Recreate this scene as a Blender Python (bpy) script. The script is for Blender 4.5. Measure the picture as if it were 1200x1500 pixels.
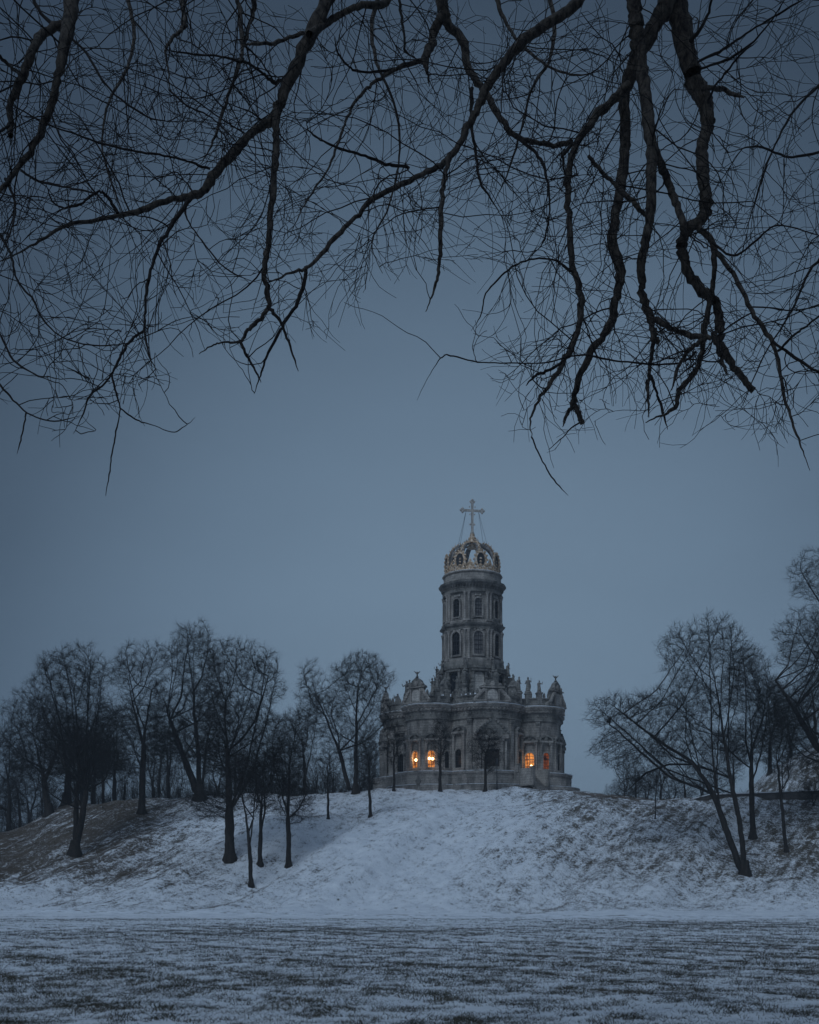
import bpy, math, random
import numpy as np
from mathutils import Vector, noise as mnoise
random.seed(7)
RNG = np.random.default_rng(7)
R = math.radians
for o in list(bpy.data.objects):
    bpy.data.objects.remove(o)
scene = bpy.context.scene
col = scene.collection

# ---------------------------------------------------------------- camera
F = 1750.0       # focal length in photo pixels (photo is 1200 x 1500)
HY = 1320.0      # eye-level line in the photo
EYE = 1.6
cam_d = bpy.data.cameras.new('camera')
cam_d.sensor_fit = 'VERTICAL'
cam_d.sensor_height = 36.0
cam_d.sensor_width = 28.8
cam_d.lens = 36.0 * F / 1500.0
cam_d.shift_y = (HY - 750.0) / 1500.0
cam_d.clip_start = 0.1
cam_d.clip_end = 9000.0
cam = bpy.data.objects.new('camera', cam_d)
col.objects.link(cam)
cam.location = (0, 0, EYE)
cam.rotation_euler = (R(90), 0, 0)
scene.camera = cam

# ---------------------------------------------------------------- sky
world = bpy.data.worlds.new('World')
scene.world = world
world.use_nodes = True
nt = world.node_tree
nt.nodes.clear()
def N(tree, kind, **kw):
    n = tree.nodes.new(kind)
    for k, v in kw.items():
        if k.startswith('i_'):
            n.inputs[k[2:].replace('_', ' ')].default_value = v
        else:
            setattr(n, k, v)
    return n
def ramp(tree, stops, fac, interp='LINEAR'):
    n = tree.nodes.new('ShaderNodeValToRGB')
    cr = n.color_ramp
    cr.interpolation = interp
    while len(cr.elements) < len(stops):
        cr.elements.new(0.5)
    for e, (p, c) in zip(cr.elements, stops):
        e.position = p
        e.color = (c[0], c[1], c[2], 1) if hasattr(c, '__len__') else (c, c, c, 1)
    tree.links.new(fac, n.inputs[0])
    return n.outputs[0]
tc = N(nt, 'ShaderNodeTexCoord')
# last light of dusk: clouds glow palest low in the sky beyond the church
dotn = N(nt, 'ShaderNodeVectorMath', operation='DOT_PRODUCT')
gd = Vector((0.06, 1.0, 0.13)).normalized()
dotn.inputs[1].default_value = gd
nt.links.new(tc.outputs['Generated'], dotn.inputs[0])
mr = N(nt, 'ShaderNodeMapRange')
mr.inputs['From Min'].default_value = 0.80
mr.inputs['From Max'].default_value = 1.0
nt.links.new(dotn.outputs['Value'], mr.inputs['Value'])
glow = ramp(nt, [(0.0, (0.024, 0.040, 0.067)), (0.35, (0.039, 0.062, 0.096)), (0.60, (0.072, 0.113, 0.167)), (0.82, (0.120, 0.182, 0.258)), (1.0, (0.158, 0.235, 0.325))], mr.outputs[0])
# soft cloud structure
no = N(nt, 'ShaderNodeTexNoise')
no.inputs['Scale'].default_value = 2.2
no.inputs['Detail'].default_value = 5
mp = N(nt, 'ShaderNodeMapping')
mp.inputs['Scale'].default_value = (1, 1, 2.6)
nt.links.new(tc.outputs['Generated'], mp.inputs[0])
nt.links.new(mp.outputs[0], no.inputs['Vector'])
cl = ramp(nt, [(0.3, 0.93), (0.7, 1.07)], no.outputs['Fac'])
mul = N(nt, 'ShaderNodeMix', data_type='RGBA', blend_type='MULTIPLY')
mul.inputs[0].default_value = 1
nt.links.new(glow, mul.inputs[6]); nt.links.new(cl, mul.inputs[7])
# brighter overcast zenith (above the frame)
sep = N(nt, 'ShaderNodeSeparateXYZ')
nt.links.new(tc.outputs['Generated'], sep.inputs[0])
zen = ramp(nt, [(0.66, (0, 0, 0)), (1.0, (0.29, 0.41, 0.58))], sep.outputs['Z'], 'EASE')
add = N(nt, 'ShaderNodeMix', data_type='RGBA', blend_type='ADD')
add.inputs[0].default_value = 1
nt.links.new(mul.outputs[2], add.inputs[6]); nt.links.new(zen, add.inputs[7])
bg = N(nt, 'ShaderNodeBackground')
bg.inputs['Strength'].default_value = 1.0
nt.links.new(add.outputs[2], bg.inputs['Color'])
# faint clear-sky share
SUN_EL, SUN_ROT = R(40), R(208)
sk = N(nt, 'ShaderNodeTexSky', sky_type='NISHITA', sun_disc=False)
sk.sun_elevation = SUN_EL
sk.sun_rotation = SUN_ROT
bg2 = N(nt, 'ShaderNodeBackground')
bg2.inputs['Strength'].default_value = 0.0012
nt.links.new(sk.outputs[0], bg2.inputs['Color'])
ash = N(nt, 'ShaderNodeAddShader')
nt.links.new(bg.outputs[0], ash.inputs[0]); nt.links.new(bg2.outputs[0], ash.inputs[1])
wo = N(nt, 'ShaderNodeOutputWorld')
nt.links.new(ash.outputs[0], wo.inputs['Surface'])

# one weak, very soft overcast sun, high behind the camera
sd = bpy.data.lights.new('sun', 'SUN')
sd.energy = 1.0
sd.angle = R(36)
sd.color = (0.66, 0.82, 1.0)
sun = bpy.data.objects.new('sun', sd)
col.objects.link(sun)
sun.rotation_euler = (R(50), 0, R(-28))
sun.location = (0, -20, 80)
vs = scene.view_settings
vs.view_transform = 'Standard'; vs.look = 'None'; vs.exposure = 0.0; vs.gamma = 1.0
vs.use_curve_mapping = False
scene.render.engine = 'CYCLES'

# ---------------------------------------------------------------- helpers
def W(px, py, Y):
    return Vector(((px - 600.0) / F * Y, Y, EYE + (HY - py) / F * Y))
def Wn(p, Y):
    p = np.asarray(p, float)
    return np.stack([(p[..., 0] - 600) / F * Y, Y + 0 * p[..., 0], EYE + (HY - p[..., 1]) / F * Y], -1)

def tag(o, label=None, cat=None, group=None, kind=None):
    if label: o['label'] = label
    if cat: o['category'] = cat
    if group: o['group'] = group
    if kind: o['kind'] = kind
    return o
def empty(name, loc=(0, 0, 0), rz=0.0):
    o = bpy.data.objects.new(name, None)
    o.empty_display_size = 0.3
    col.objects.link(o)
    o.location = loc
    o.rotation_euler = (0, 0, rz)
    return o
def mesh_np(name, V, faces_list, mat=None, parent=None, smooth=False):
    """V (n,3); faces_list: list of int arrays (m,k)"""
    me = bpy.data.meshes.new(name)
    V = np.asarray(V, dtype=np.float32)
    me.vertices.add(len(V)); me.vertices.foreach_set('co', V.ravel())
    nl = sum(f.size for f in faces_list); nf = sum(len(f) for f in faces_list)
    me.loops.add(nl); me.polygons.add(nf)
    me.loops.foreach_set('vertex_index', np.concatenate([f.ravel() for f in faces_list]).astype(np.int32))
    tot = np.concatenate([np.full(len(f), f.shape[1]) for f in faces_list]).astype(np.int32)
    st = np.concatenate([[0], np.cumsum(tot)[:-1]]).astype(np.int32)
    me.polygons.foreach_set('loop_start', st)
    me.polygons.foreach_set('loop_total', tot)
    me.polygons.foreach_set('use_smooth', np.full(nf, smooth))
    me.update(calc_edges=True)
    if mat: me.materials.append(mat)
    o = bpy.data.objects.new(name, me)
    col.objects.link(o)
    if parent: o.parent = parent
    return o

class MB:
    def __init__(s): s.v = []; s.f = []
    def add(s, vs, fs):
        b = len(s.v)
        s.v.extend([tuple(v) for v in vs]); s.f.extend([tuple(i + b for i in f) for f in fs]); return s
    def box(s, c, d, M=None, taper=1.0):
        x, y, z = d[0] / 2, d[1] / 2, d[2] / 2
        P = [(-x, -y, -z), (x, -y, -z), (x, y, -z), (-x, y, -z), (-x * taper, -y * taper, z), (x * taper, -y * taper, z), (x * taper, y * taper, z), (-x * taper, y * taper, z)]
        P = [Vector(p) + Vector(c) for p in P]
        if M: P = [M(p) for p in P]
        return s.add(P, [(3, 2, 1, 0), (4, 5, 6, 7), (0, 1, 5, 4), (1, 2, 6, 5), (2, 3, 7, 6), (3, 0, 4, 7)])
    def lathe(s, prof, n=16, c=(0, 0, 0), M=None, cap=True):
        P = []; Fc = []
        for r, z in prof:
            for i in range(n):
                a = 2 * math.pi * (i + .5) / n
                P.append(Vector((c[0] + r * math.cos(a), c[1] + r * math.sin(a), c[2] + z)))
        for j in range(len(prof) - 1):
            for i in range(n):
                k = (i + 1) % n
                Fc.append((j * n + i, j * n + k, (j + 1) * n + k, (j + 1) * n + i))
        if cap:
            Fc.append(tuple(range(n - 1, -1, -1))); Fc.append(tuple((len(prof) - 1) * n + i for i in range(n)))
        if M: P = [M(p) for p in P]
        return s.add(P, Fc)
    def tube(s, pts, rad, n=6, M=None):
        pts = [Vector(p) for p in pts]
        P = []; Fc = []
        for i, p in enumerate(pts):
            t = (pts[min(i + 1, len(pts) - 1)] - pts[max(i - 1, 0)]).normalized()
            ref = Vector((0, 0, 1)) if abs(t.z) < .9 else Vector((1, 0, 0))
            u = t.cross(ref).normalized(); w = t.cross(u)
            r = rad[i] if hasattr(rad, '__len__') else rad
            for k in range(n):
                a = 2 * math.pi * k / n
                P.append(p + u * (r * math.cos(a)) + w * (r * math.sin(a)))
        for j in range(len(pts) - 1):
            for k in range(n):
                m = (k + 1) % n
                Fc.append((j * n + k, j * n + m, (j + 1) * n + m, (j + 1) * n + k))
        Fc.append(tuple(range(n - 1, -1, -1))); Fc.append(tuple((len(pts) - 1) * n + i for i in range(n)))
        if M: P = [M(p) for p in P]
        return s.add(P, Fc)
    def prism(s, poly, y0, y1, M=None):
        """poly in (x,z), extruded along y from y0 (front) to y1 (back)"""
        n = len(poly)
        P = [Vector((x, y0, z)) for x, z in poly] + [Vector((x, y1, z)) for x, z in poly]
        Fc = [tuple(range(n)), tuple(range(2 * n - 1, n - 1, -1))]
        for i in range(n):
            k = (i + 1) % n
            Fc.append((k, i, n + i, n + k))
        if M: P = [M(p) for p in P]
        return s.add(P, Fc)
    def blob(s, c, r, M=None, seed=0, n=7, m=5):
        P = []; Fc = []
        for j in range(m):
            ph = math.pi * (j + .5) / m
            for i in range(n):
                a = 2 * math.pi * i / n
                q = 1 + 0.35 * mnoise.noise(Vector((math.cos(a) * 1.3 + seed * 3.7, math.sin(a) * 1.3, ph * 1.1 + seed)))
                P.append(Vector((c[0] + r[0] * q * math.sin(ph) * math.cos(a), c[1] + r[1] * q * math.sin(ph) * math.sin(a), c[2] + r[2] * q * math.cos(ph))))
        for j in range(m - 1):
            for i in range(n):
                k = (i + 1) % n
                Fc.append((j * n + k, j * n + i, (j + 1) * n + i, (j + 1) * n + k))
        Fc.append(tuple(range(n))); Fc.append(tuple((m - 1) * n + i for i in range(n - 1, -1, -1)))
        if M: P = [M(p) for p in P]
        return s.add(P, Fc)
    def build(s, name, mat, parent=None, smooth=False):
        me = bpy.data.meshes.new(name)
        me.from_pydata(s.v, [], s.f)
        if smooth: me.polygons.foreach_set('use_smooth', [True] * len(me.polygons))
        me.update()
        me.materials.append(mat)
        o = bpy.data.objects.new(name, me); col.objects.link(o)
        if parent: o.parent = parent
        return o

# ---------------------------------------------------------------- materials
def new_mat(name):
    m = bpy.data.materials.new(name); m.use_nodes = True
    t = m.node_tree
    return m, t, t.nodes['Principled BSDF']
def noise_tex(t, vec, scale, detail=6, rough=.6, stretch=None):
    n = t.nodes.new('ShaderNodeTexNoise')
    n.inputs['Scale'].default_value = scale
    n.inputs['Detail'].default_value = detail
    n.inputs['Roughness'].default_value = rough
    if stretch:
        mp = t.nodes.new('ShaderNodeMapping'); mp.inputs['Scale'].default_value = stretch
        t.links.new(vec, mp.inputs[0]); vec = mp.outputs[0]
    t.links.new(vec, n.inputs['Vector'])
    return n.outputs['Fac']
def mixc(t, a, b, fac, mode='MIX'):
    n = t.nodes.new('ShaderNodeMix'); n.data_type = 'RGBA'; n.blend_type = mode
    for sock, v in ((n.inputs[0], fac), (n.inputs[6], a), (n.inputs[7], b)):
        if hasattr(v, 'is_linked'): t.links.new(v, sock)
        elif hasattr(v, '__len__'): sock.default_value = (v[0], v[1], v[2], 1)
        else: sock.default_value = v
    return n.outputs[2]
def math_n(t, op, a, b=0.0, clamp=False):
    n = t.nodes.new('ShaderNodeMath'); n.operation = op; n.use_clamp = clamp
    for sock, v in ((n.inputs[0], a), (n.inputs[1], b)):
        if hasattr(v, 'is_linked'): t.links.new(v, sock)
        else: sock.default_value = v
    return n.outputs[0]
def bump(t, b, h, strength=.5, dist=.05):
    n = t.nodes.new('ShaderNodeBump'); n.inputs['Strength'].default_value = strength; n.inputs['Distance'].default_value = dist
    t.links.new(h, n.inputs['Height']); t.links.new(n.outputs[0], b.inputs['Normal'])

def bark_mat(name, c0, c1, scale, stretch=(1, 1, .35), bstr=.8, bdist=.02):
    m, t, b = new_mat(name)
    tc = t.nodes.new('ShaderNodeTexCoord').outputs['Object']
    f = noise_tex(t, tc, scale, 8, .65, stretch)
    t.links.new(ramp(t, [(.35, c0), (.7, c1)], f), b.inputs['Base Color'])
    b.inputs['Roughness'].default_value = .92
    b.inputs['Specular IOR Level'].default_value = .2
    bump(t, b, f, bstr, bdist)
    return m
M_BARK = bark_mat('bark', (.012, .0105, .010), (.044, .038, .034), 5)
M_BARK_NEAR = bark_mat('furrowed_bark', (.010, .009, .010), (.10, .085, .072), 26, (1, 1, .5), 1.0, .03)
M_TWIG = bark_mat('twig_bark', (.010, .009, .009), (.022, .019, .018), 9)

def stone_mat(name, base, dark, course=.36, stain=1.0):
    m, t, b = new_mat(name)
    tc = t.nodes.new('ShaderNodeTexCoord').outputs['Object']
    f = noise_tex(t, tc, .9, 8, .65, (1, 1, .45))
    g = noise_tex(t, tc, 6.0, 5, .6)
    c = ramp(t, [(.34, dark), (.6, base)], f)
    c2 = mixc(t, c, ramp(t, [(.3, .62), (.7, 1.12)], g), stain, 'MULTIPLY')
    sx = t.nodes.new('ShaderNodeSeparateXYZ'); t.links.new(tc, sx.inputs[0])
    fr = math_n(t, 'FRACT', math_n(t, 'DIVIDE', sx.outputs['Z'], course))
    joint = math_n(t, 'LESS_THAN', fr, .12)
    c3 = mixc(t, c2, (.35, .35, .35), math_n(t, 'MULTIPLY', joint, .55), 'MULTIPLY')
    t.links.new(c3, b.inputs['Base Color'])
    b.inputs['Roughness'].default_value = .9
    h = math_n(t, 'SUBTRACT', g, math_n(t, 'MULTIPLY', joint, .7))
    bump(t, b, h, .7, .06)
    return m
M_STONE = stone_mat('limestone', (.47, .425, .385), (.15, .14, .13))
M_STONE_L = stone_mat('pale_limestone', (.64, .60, .55), (.36, .33, .31))
M_STONE_D = stone_mat('weathered_carved_stone', (.31, .29, .265), (.075, .073, .070), .3)
M_BRICK = stone_mat('old_brick', (.13, .075, .06), (.06, .045, .042), .12)
M_SNOWSTONE, t_, b_ = new_mat('snow_dusted_ledge')
f_ = noise_tex(t_, t_.nodes.new('ShaderNodeTexCoord').outputs['Object'], 1.6, 6)
t_.links.new(ramp(t_, [(.36, (.22, .22, .22)), (.47, (.70, .72, .75))], f_), b_.inputs['Base Color'])
b_.inputs['Roughness'].default_value = .9
M_GOLD, t_, b_ = new_mat('aged_gilding')
f_ = noise_tex(t_, t_.nodes.new('ShaderNodeTexCoord').outputs['Object'], 3.5, 6)
t_.links.new(ramp(t_, [(.38, (.20, .14, .10)), (.52, (.62, .43, .27)), (.62, (.66, .60, .54))], f_), b_.inputs['Base Color'])
b_.inputs['Metallic'].default_value = .15; b_.inputs['Roughness'].default_value = .55
M_DARKMETAL, t_, b_ = new_mat('dark_roof_metal')
b_.inputs['Base Color'].default_value = (.035, .037, .042, 1); b_.inputs['Metallic'].default_value = .4; b_.inputs['Roughness'].default_value = .55
M_DOOR, t_, b_ = new_mat('dark_door_wood')
f_ = noise_tex(t_, t_.nodes.new('ShaderNodeTexCoord').outputs['Object'], 5, 4)
t_.links.new(ramp(t_, [(.3, (.02, .016, .013)), (.7, (.05, .036, .028))], f_), b_.inputs['Base Color'])
M_GLASS, t_, b_ = new_mat('dark_window_glass')
b_.inputs['Base Color'].default_value = (.012, .014, .018, 1); b_.inputs['Roughness'].default_value = .18
M_BLIND, t_, b_ = new_mat('greyed_window_glass')
f_ = noise_tex(t_, t_.nodes.new('ShaderNodeTexCoord').outputs['Object'], 2.4, 4)
t_.links.new(ramp(t_, [(.3, (.10, .095, .10)), (.7, (.19, .175, .17))], f_), b_.inputs['Base Color'])
b_.inputs['Roughness'].default_value = .6
def lit_mat(name, c0, c1, s):
    m, t, b = new_mat(name)
    tc = t.nodes.new('ShaderNodeTexCoord').outputs['Object']
    f = noise_tex(t, tc, 1.7, 3)
    t.links.new(ramp(t, [(.35, c0), (.65, c1)], f), b.inputs['Emission Color'])
    b.inputs['Emission Strength'].default_value = s
    b.inputs['Base Color'].default_value = (.05, .03, .02, 1)
    return m
M_LIT = lit_mat('lamplit_window', (.20, .045, .008), (1.0, .34, .06), 1.05)
M_LITDIM = lit_mat('dimly_lamplit_window', (.015, .005, .003), (.5, .11, .022), .5)
M_BULB, t_, b_ = new_mat('glowing_bulb')
b_.inputs['Emission Color'].default_value = (1, .62, .25, 1); b_.inputs['Emission Strength'].default_value = 9

# snow + dead grass ground, share of bare grass, with painted vignette and light spot, per vertex in attribute "grass"
def ground_mat():
    m, t, b = new_mat('snowy_grass')
    tc = t.nodes.new('ShaderNodeTexCoord').outputs['Object']
    at = t.nodes.new('ShaderNodeAttribute'); at.attribute_name = 'grass'
    big = noise_tex(t, tc, .09, 5, .55)
    mid = noise_tex(t, tc, .75, 7, .62)
    fine = noise_tex(t, tc, 9.0, 8, .75)
    n2 = noise_tex(t, tc, 3.2, 7, .75)
    s = math_n(t, 'ADD', math_n(t, 'ADD', math_n(t, 'MULTIPLY', big, .30), math_n(t, 'MULTIPLY', n2, .80)), math_n(t, 'ADD', math_n(t, 'MULTIPLY', mid, .45), math_n(t, 'MULTIPLY', fine, .75)))
    rot = t.nodes.new('ShaderNodeMapping'); rot.inputs['Rotation'].default_value = (0, 0, R(29))
    t.links.new(tc, rot.inputs[0])
    streak = noise_tex(t, rot.outputs[0], 1.6, 6, .6, (1.0, .09, .3))
    sl = t.nodes.new('ShaderNodeAttribute'); sl.attribute_name = 'brown'
    onslope = math_n(t, 'MULTIPLY', sl.outputs['Fac'], 2.8, True)
    stk = math_n(t, 'ADD', math_n(t, 'MULTIPLY', math_n(t, 'SUBTRACT', streak, .5), math_n(t, 'MULTIPLY', onslope, .46)), .30)
    s = math_n(t, 'ADD', s, stk)
    thr = math_n(t, 'ADD', math_n(t, 'MULTIPLY', at.outputs['Fac'], .50), 1.215)
    d = math_n(t, 'SUBTRACT', thr, s)
    k = t.nodes.new('ShaderNodeMapRange'); k.inputs['From Min'].default_value = -.02; k.inputs['From Max'].default_value = .075
    t.links.new(d, k.inputs['Value'])
    gc = ramp(t, [(.3, (.040, .036, .030)), (.5, (.085, .075, .058)), (.72, (.125, .105, .082))], fine)
    brown = t.nodes.new('ShaderNodeAttribute'); brown.attribute_name = 'brown'
    gc = mixc(t, gc, (.095, .062, .045), math_n(t, 'MULTIPLY', brown.outputs['Fac'], .35))
    sc = ramp(t, [(.3, (.60, .63, .68)), (.7, (.80, .82, .85))], mid)
    t.links.new(mixc(t, sc, gc, k.outputs[0]), b.inputs['Base Color'])
    b.inputs['Roughness'].default_value = .85
    b.inputs['Specular IOR Level'].default_value = .2
    h = math_n(t, 'ADD', math_n(t, 'MULTIPLY', mid, 1.2), math_n(t, 'ADD', math_n(t, 'MULTIPLY', n2, .8), math_n(t, 'MULTIPLY', streak, .8)))
    bump(t, b, h, .9, .17)
    return m
M_GROUND = ground_mat()
M_PATH, t_, b_ = new_mat('snowed_path')
tc_ = t_.nodes.new('ShaderNodeTexCoord').outputs['Object']
f_ = noise_tex(t_, tc_, 1.1, 8, .7)
t_.links.new(ramp(t_, [(.36, (.16, .14, .12)), (.47, (.62, .65, .70)), (.7, (.84, .86, .89))], f_), b_.inputs['Base Color'])
b_.inputs['Roughness'].default_value = .9
bump(t_, b_, f_, .6, .08)
M_PATHBARE, t_, b_ = new_mat('bare_trodden_path')
tc_ = t_.nodes.new('ShaderNodeTexCoord').outputs['Object']
f_ = noise_tex(t_, tc_, 1.4, 8, .7)
t_.links.new(ramp(t_, [(.4, (.075, .058, .048)), (.56, (.15, .12, .10)), (.66, (.55, .57, .6))], f_), b_.inputs['Base Color'])
b_.inputs['Roughness'].default_value = .9
def blade_mat(name, a, b2):
    m, t, b = new_mat(name)
    f = noise_tex(t, t.nodes.new('ShaderNodeTexCoord').outputs['Object'], 1.3, 3)
    t.links.new(ramp(t, [(.35, a), (.65, b2)], f), b.inputs['Base Color'])
    b.inputs['Roughness'].default_value = .9; b.inputs['Specular IOR Level'].default_value = .1
    return m
M_BLADE = blade_mat('winter_grass', (.036, .038, .030), (.10, .088, .066))
M_BLADE2 = blade_mat('dead_grass', (.06, .048, .038), (.16, .125, .095))

# ---------------------------------------------------------------- terrain
def zk(Y, py): return EYE + (HY - py) / F * Y
COLS = [
 (-1500, [(100, 0), (150, 1), (220, 3), (320, 4), (500, 4)]),
 (-500, [(110, 0), (140, 2), (170, 5), (200, 6), (300, 6), (500, 6)]),
 (0,    [(112, 0), (122, zk(122, 1328)), (137, zk(137, 1290)), (150, zk(150, 1255)), (166, zk(166, 1217)), (176, 11.6), (230, 10), (500, 10)]),
 (110,  [(112, 0), (122, zk(122, 1325)), (134, zk(134, 1280)), (142, zk(142, 1250)), (158, zk(158, 1205)), (172, zk(172, 1178)), (186, 15.6), (500, 15.6)]),
 (210,  [(112, 0), (122, zk(122, 1325)), (134, zk(134, 1278)), (145, zk(145, 1230)), (155, zk(155, 1190)), (166, zk(166, 1167)), (180, 16.2), (500, 16.2)]),
 (300,  [(112, 0), (122, zk(122, 1325)), (130, zk(130, 1290)), (140, zk(140, 1240)), (150, zk(150, 1198)), (160, zk(160, 1166)), (175, 16.0), (500, 16.2)]),
 (440,  [(113, 0), (120, zk(120, 1332)), (130, zk(130, 1280)), (141, zk(141, 1222)), (147.5, zk(147.5, 1198)), (152, zk(147.5, 1198) + .25), (161, zk(161, 1162)), (175, 16.5), (500, 16.6)]),
 (600,  [(114, 0), (121, zk(121, 1330)), (130, zk(130, 1275)), (141, zk(141, 1212)), (147.5, zk(147.5, 1186)), (152, zk(147.5, 1186) + .2), (161, zk(161, 1156)), (172, 17.2), (500, 17.3)]),
 (740,  [(114, 0), (121, zk(121, 1330)), (130, zk(130, 1270)), (141, zk(141, 1206)), (148, zk(148, 1178)), (152, zk(148, 1178) + .2), (160, zk(160, 1154)), (172, 17.2), (500, 17.2)]),
 (860,  [(113, 0), (121, zk(121, 1328)), (130, zk(130, 1270)), (141, zk(141, 1202)), (148, zk(148, 1172)), (152, zk(148, 1172) + .3), (160, zk(160, 1160)), (172, 16.6), (500, 16.6)]),
 (1000, [(113, 0), (121, zk(121, 1325)), (130, zk(130, 1275)), (140, zk(140, 1215)), (150, zk(150, 1168)), (162, 14.9), (500, 15.2)]),
 (1200, [(110, 0), (118, zk(118, 1333)), (128, zk(128, 1290)), (140, zk(140, 1225)), (150, zk(150, 1172)), (156, 14.9), (500, 15.0)]),
 (1500, [(106, 0), (118, 2), (128, 5), (140, 10), (150, 15), (156, 15), (500, 15)]),
 (2700, [(100, 0), (118, 3), (140, 10), (155, 14), (200, 14), (500, 14)]),
]
CT = np.array([(c[0] - 600) / F for c in COLS])
def ground_z(X, Y):
    X = np.asarray(X, float); Y = np.asarray(Y, float)
    T = X / np.maximum(Y, 40)
    out = 0
    for dy, w in ((-2, .2), (-1, .2), (0, .2), (1, .2), (2, .2)):
        Yq = Y + dy
        vals = np.stack([np.interp(Yq, [k[0] for k in ks], [k[1] for k in ks]) for _, ks in COLS])
        i = np.clip(np.searchsorted(CT, T) - 1, 0, len(CT) - 2)
        u = np.clip((T - CT[i]) / (CT[i + 1] - CT[i]), 0, 1)
        u = u * u * (3 - 2 * u)
        idx = np.arange(T.size).reshape(T.shape)
        vf = vals.reshape(len(COLS), -1)
        a = vf[i.ravel(), idx.ravel()].reshape(T.shape); b = vf[i.ravel() + 1, idx.ravel()].reshape(T.shape)
        out = out + w * (a + (b - a) * u)
    # mound on the right, behind the stone wall
    d = np.sqrt(((X - 82) / 32) ** 2 + ((Y - 190) / 32) ** 2)
    out = out + 15 * np.clip(1 - d ** 2.4, 0, 1)
    # undulation of the slopes
    s = np.clip((Y - 112) / 14, 0, 1)
    und = .22 * np.sin(X * .31 + Y * .17) + .16 * np.sin(X * .73 - Y * .41 + 1.3) + .10 * np.sin(X * 1.37 + Y * .9) + .06 * np.sin(X * 2.3 - Y * 1.9)
    fold = .55 * np.sin((X * .87 - (Y - 118) * .48) * .42 + .6) + .3 * np.sin((X * .87 - (Y - 118) * .48) * 1.05)
    out = out + fold * np.clip((Y - 117) / 8, 0, 1) * np.clip((152 - Y) / 10, 0, 1)
    out = out + und * s * .8 + .035 * np.sin(X * .9 + 1) * np.sin(Y * .55) + .02 * np.sin(X * 2.1 + Y * 1.3)
    fl = np.clip(1.25 - np.sqrt((X - 9.5) ** 2 + (Y - 180) ** 2) / 22, 0, 1)
    fl = np.clip(fl * 4, 0, 1)
    return out
def gz(x, y): return float(ground_z(np.array([x]), np.array([y]))[0])
def hit(px, py, lo=20, hi=330):
    Ys = np.linspace(lo, hi, 1600)
    Xs = (px - 600) / F * Ys
    rz = EYE + (HY - py) / F * Ys
    g = ground_z(Xs, Ys)
    k = np.where(g >= rz)[0]
    return float(Ys[k[0]]) if len(k) else None

def axis(parts):
    out = []
    for a, b, s in parts: out += list(np.arange(a, b, s))
    return np.array(out + [parts[-1][1]], float)
xs = axis([(-1600, -600, 200), (-600, -160, 22), (-160, -72, 4), (-72, 72, .8), (72, 160, 4), (160, 600, 22), (600, 1600, 200)])
ys = axis([(-400, -60, 40), (-60, 10, 8), (10, 108, 1.6), (108, 172, .7), (172, 240, 2), (240, 600, 20), (600, 2000, 200)])
GX, GY = np.meshgrid(xs, ys)
GZ = ground_z(GX, GY)
nx, ny = len(xs), len(ys)
idx = np.arange(nx * ny).reshape(ny, nx)
quads = np.stack([idx[:-1, :-1], idx[:-1, 1:], idx[1:, 1:], idx[1:, :-1]], -1).reshape(-1, 4)
ground = mesh_np('ground', np.stack([GX, GY, GZ], -1).reshape(-1, 3), [quads], M_GROUND, smooth=True)
tag(ground, kind='structure', label='snow-dusted field and hillside with dead grass showing through')
def sstep(a, b, x):
    u = np.clip((x - a) / (b - a), 0, 1); return u * u * (3 - 2 * u)
def grass_share(X, Y):
    px = 600 + F * X / np.maximum(Y, 10)
    field = .21 + .10 * np.sin(X * .11 + Y * .05 + 1) * np.sin(Y * .13 + 2) + .07 * np.sin(X * .31 + Y * .23) + .12 * (1 - sstep(14, 40, Y)) - .06 * sstep(60, 108, Y)  # extra grass close by also paints vignette darkening into the cover
    slope = .36 + .17 * sstep(700, 900, px) * sstep(118, 140, Y) + .30 * (1 - sstep(150, 330, px)) * sstep(126, 138, Y) - .10 * np.exp(-((px - 560) / 160) ** 2)  # snowier middle paints in a light spot; left grass adds corner darkening
    slope = slope + .06 * sstep(1080, 1200, px) + .1 * sstep(150, 162, Y) * (1 - sstep(380, 600, px))
    k = sstep(108, 114, Y)
    g = field * (1 - k) + slope * k
    strip = np.exp(-((Y - 115.5 + .03 * X + .9 * np.sin(X * .21) + .5 * np.sin(X * .57 + 1)) / (3.4 + 1.5 * np.sin(X * .13 + 2))) ** 2)
    return np.clip(g - .35 * strip, 0, 1)
at = ground.data.attributes.new('grass', 'FLOAT', 'POINT')
at.data.foreach_set('value', grass_share(GX, GY).ravel().astype(np.float32))
at = ground.data.attributes.new('brown', 'FLOAT', 'POINT')
bpx = 600 + F * GX / np.maximum(GY, 10)
at.data.foreach_set('value', (sstep(112, 130, GY) * (.35 + .65 * (1 - sstep(120, 330, bpx)))).ravel().astype(np.float32))

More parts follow.
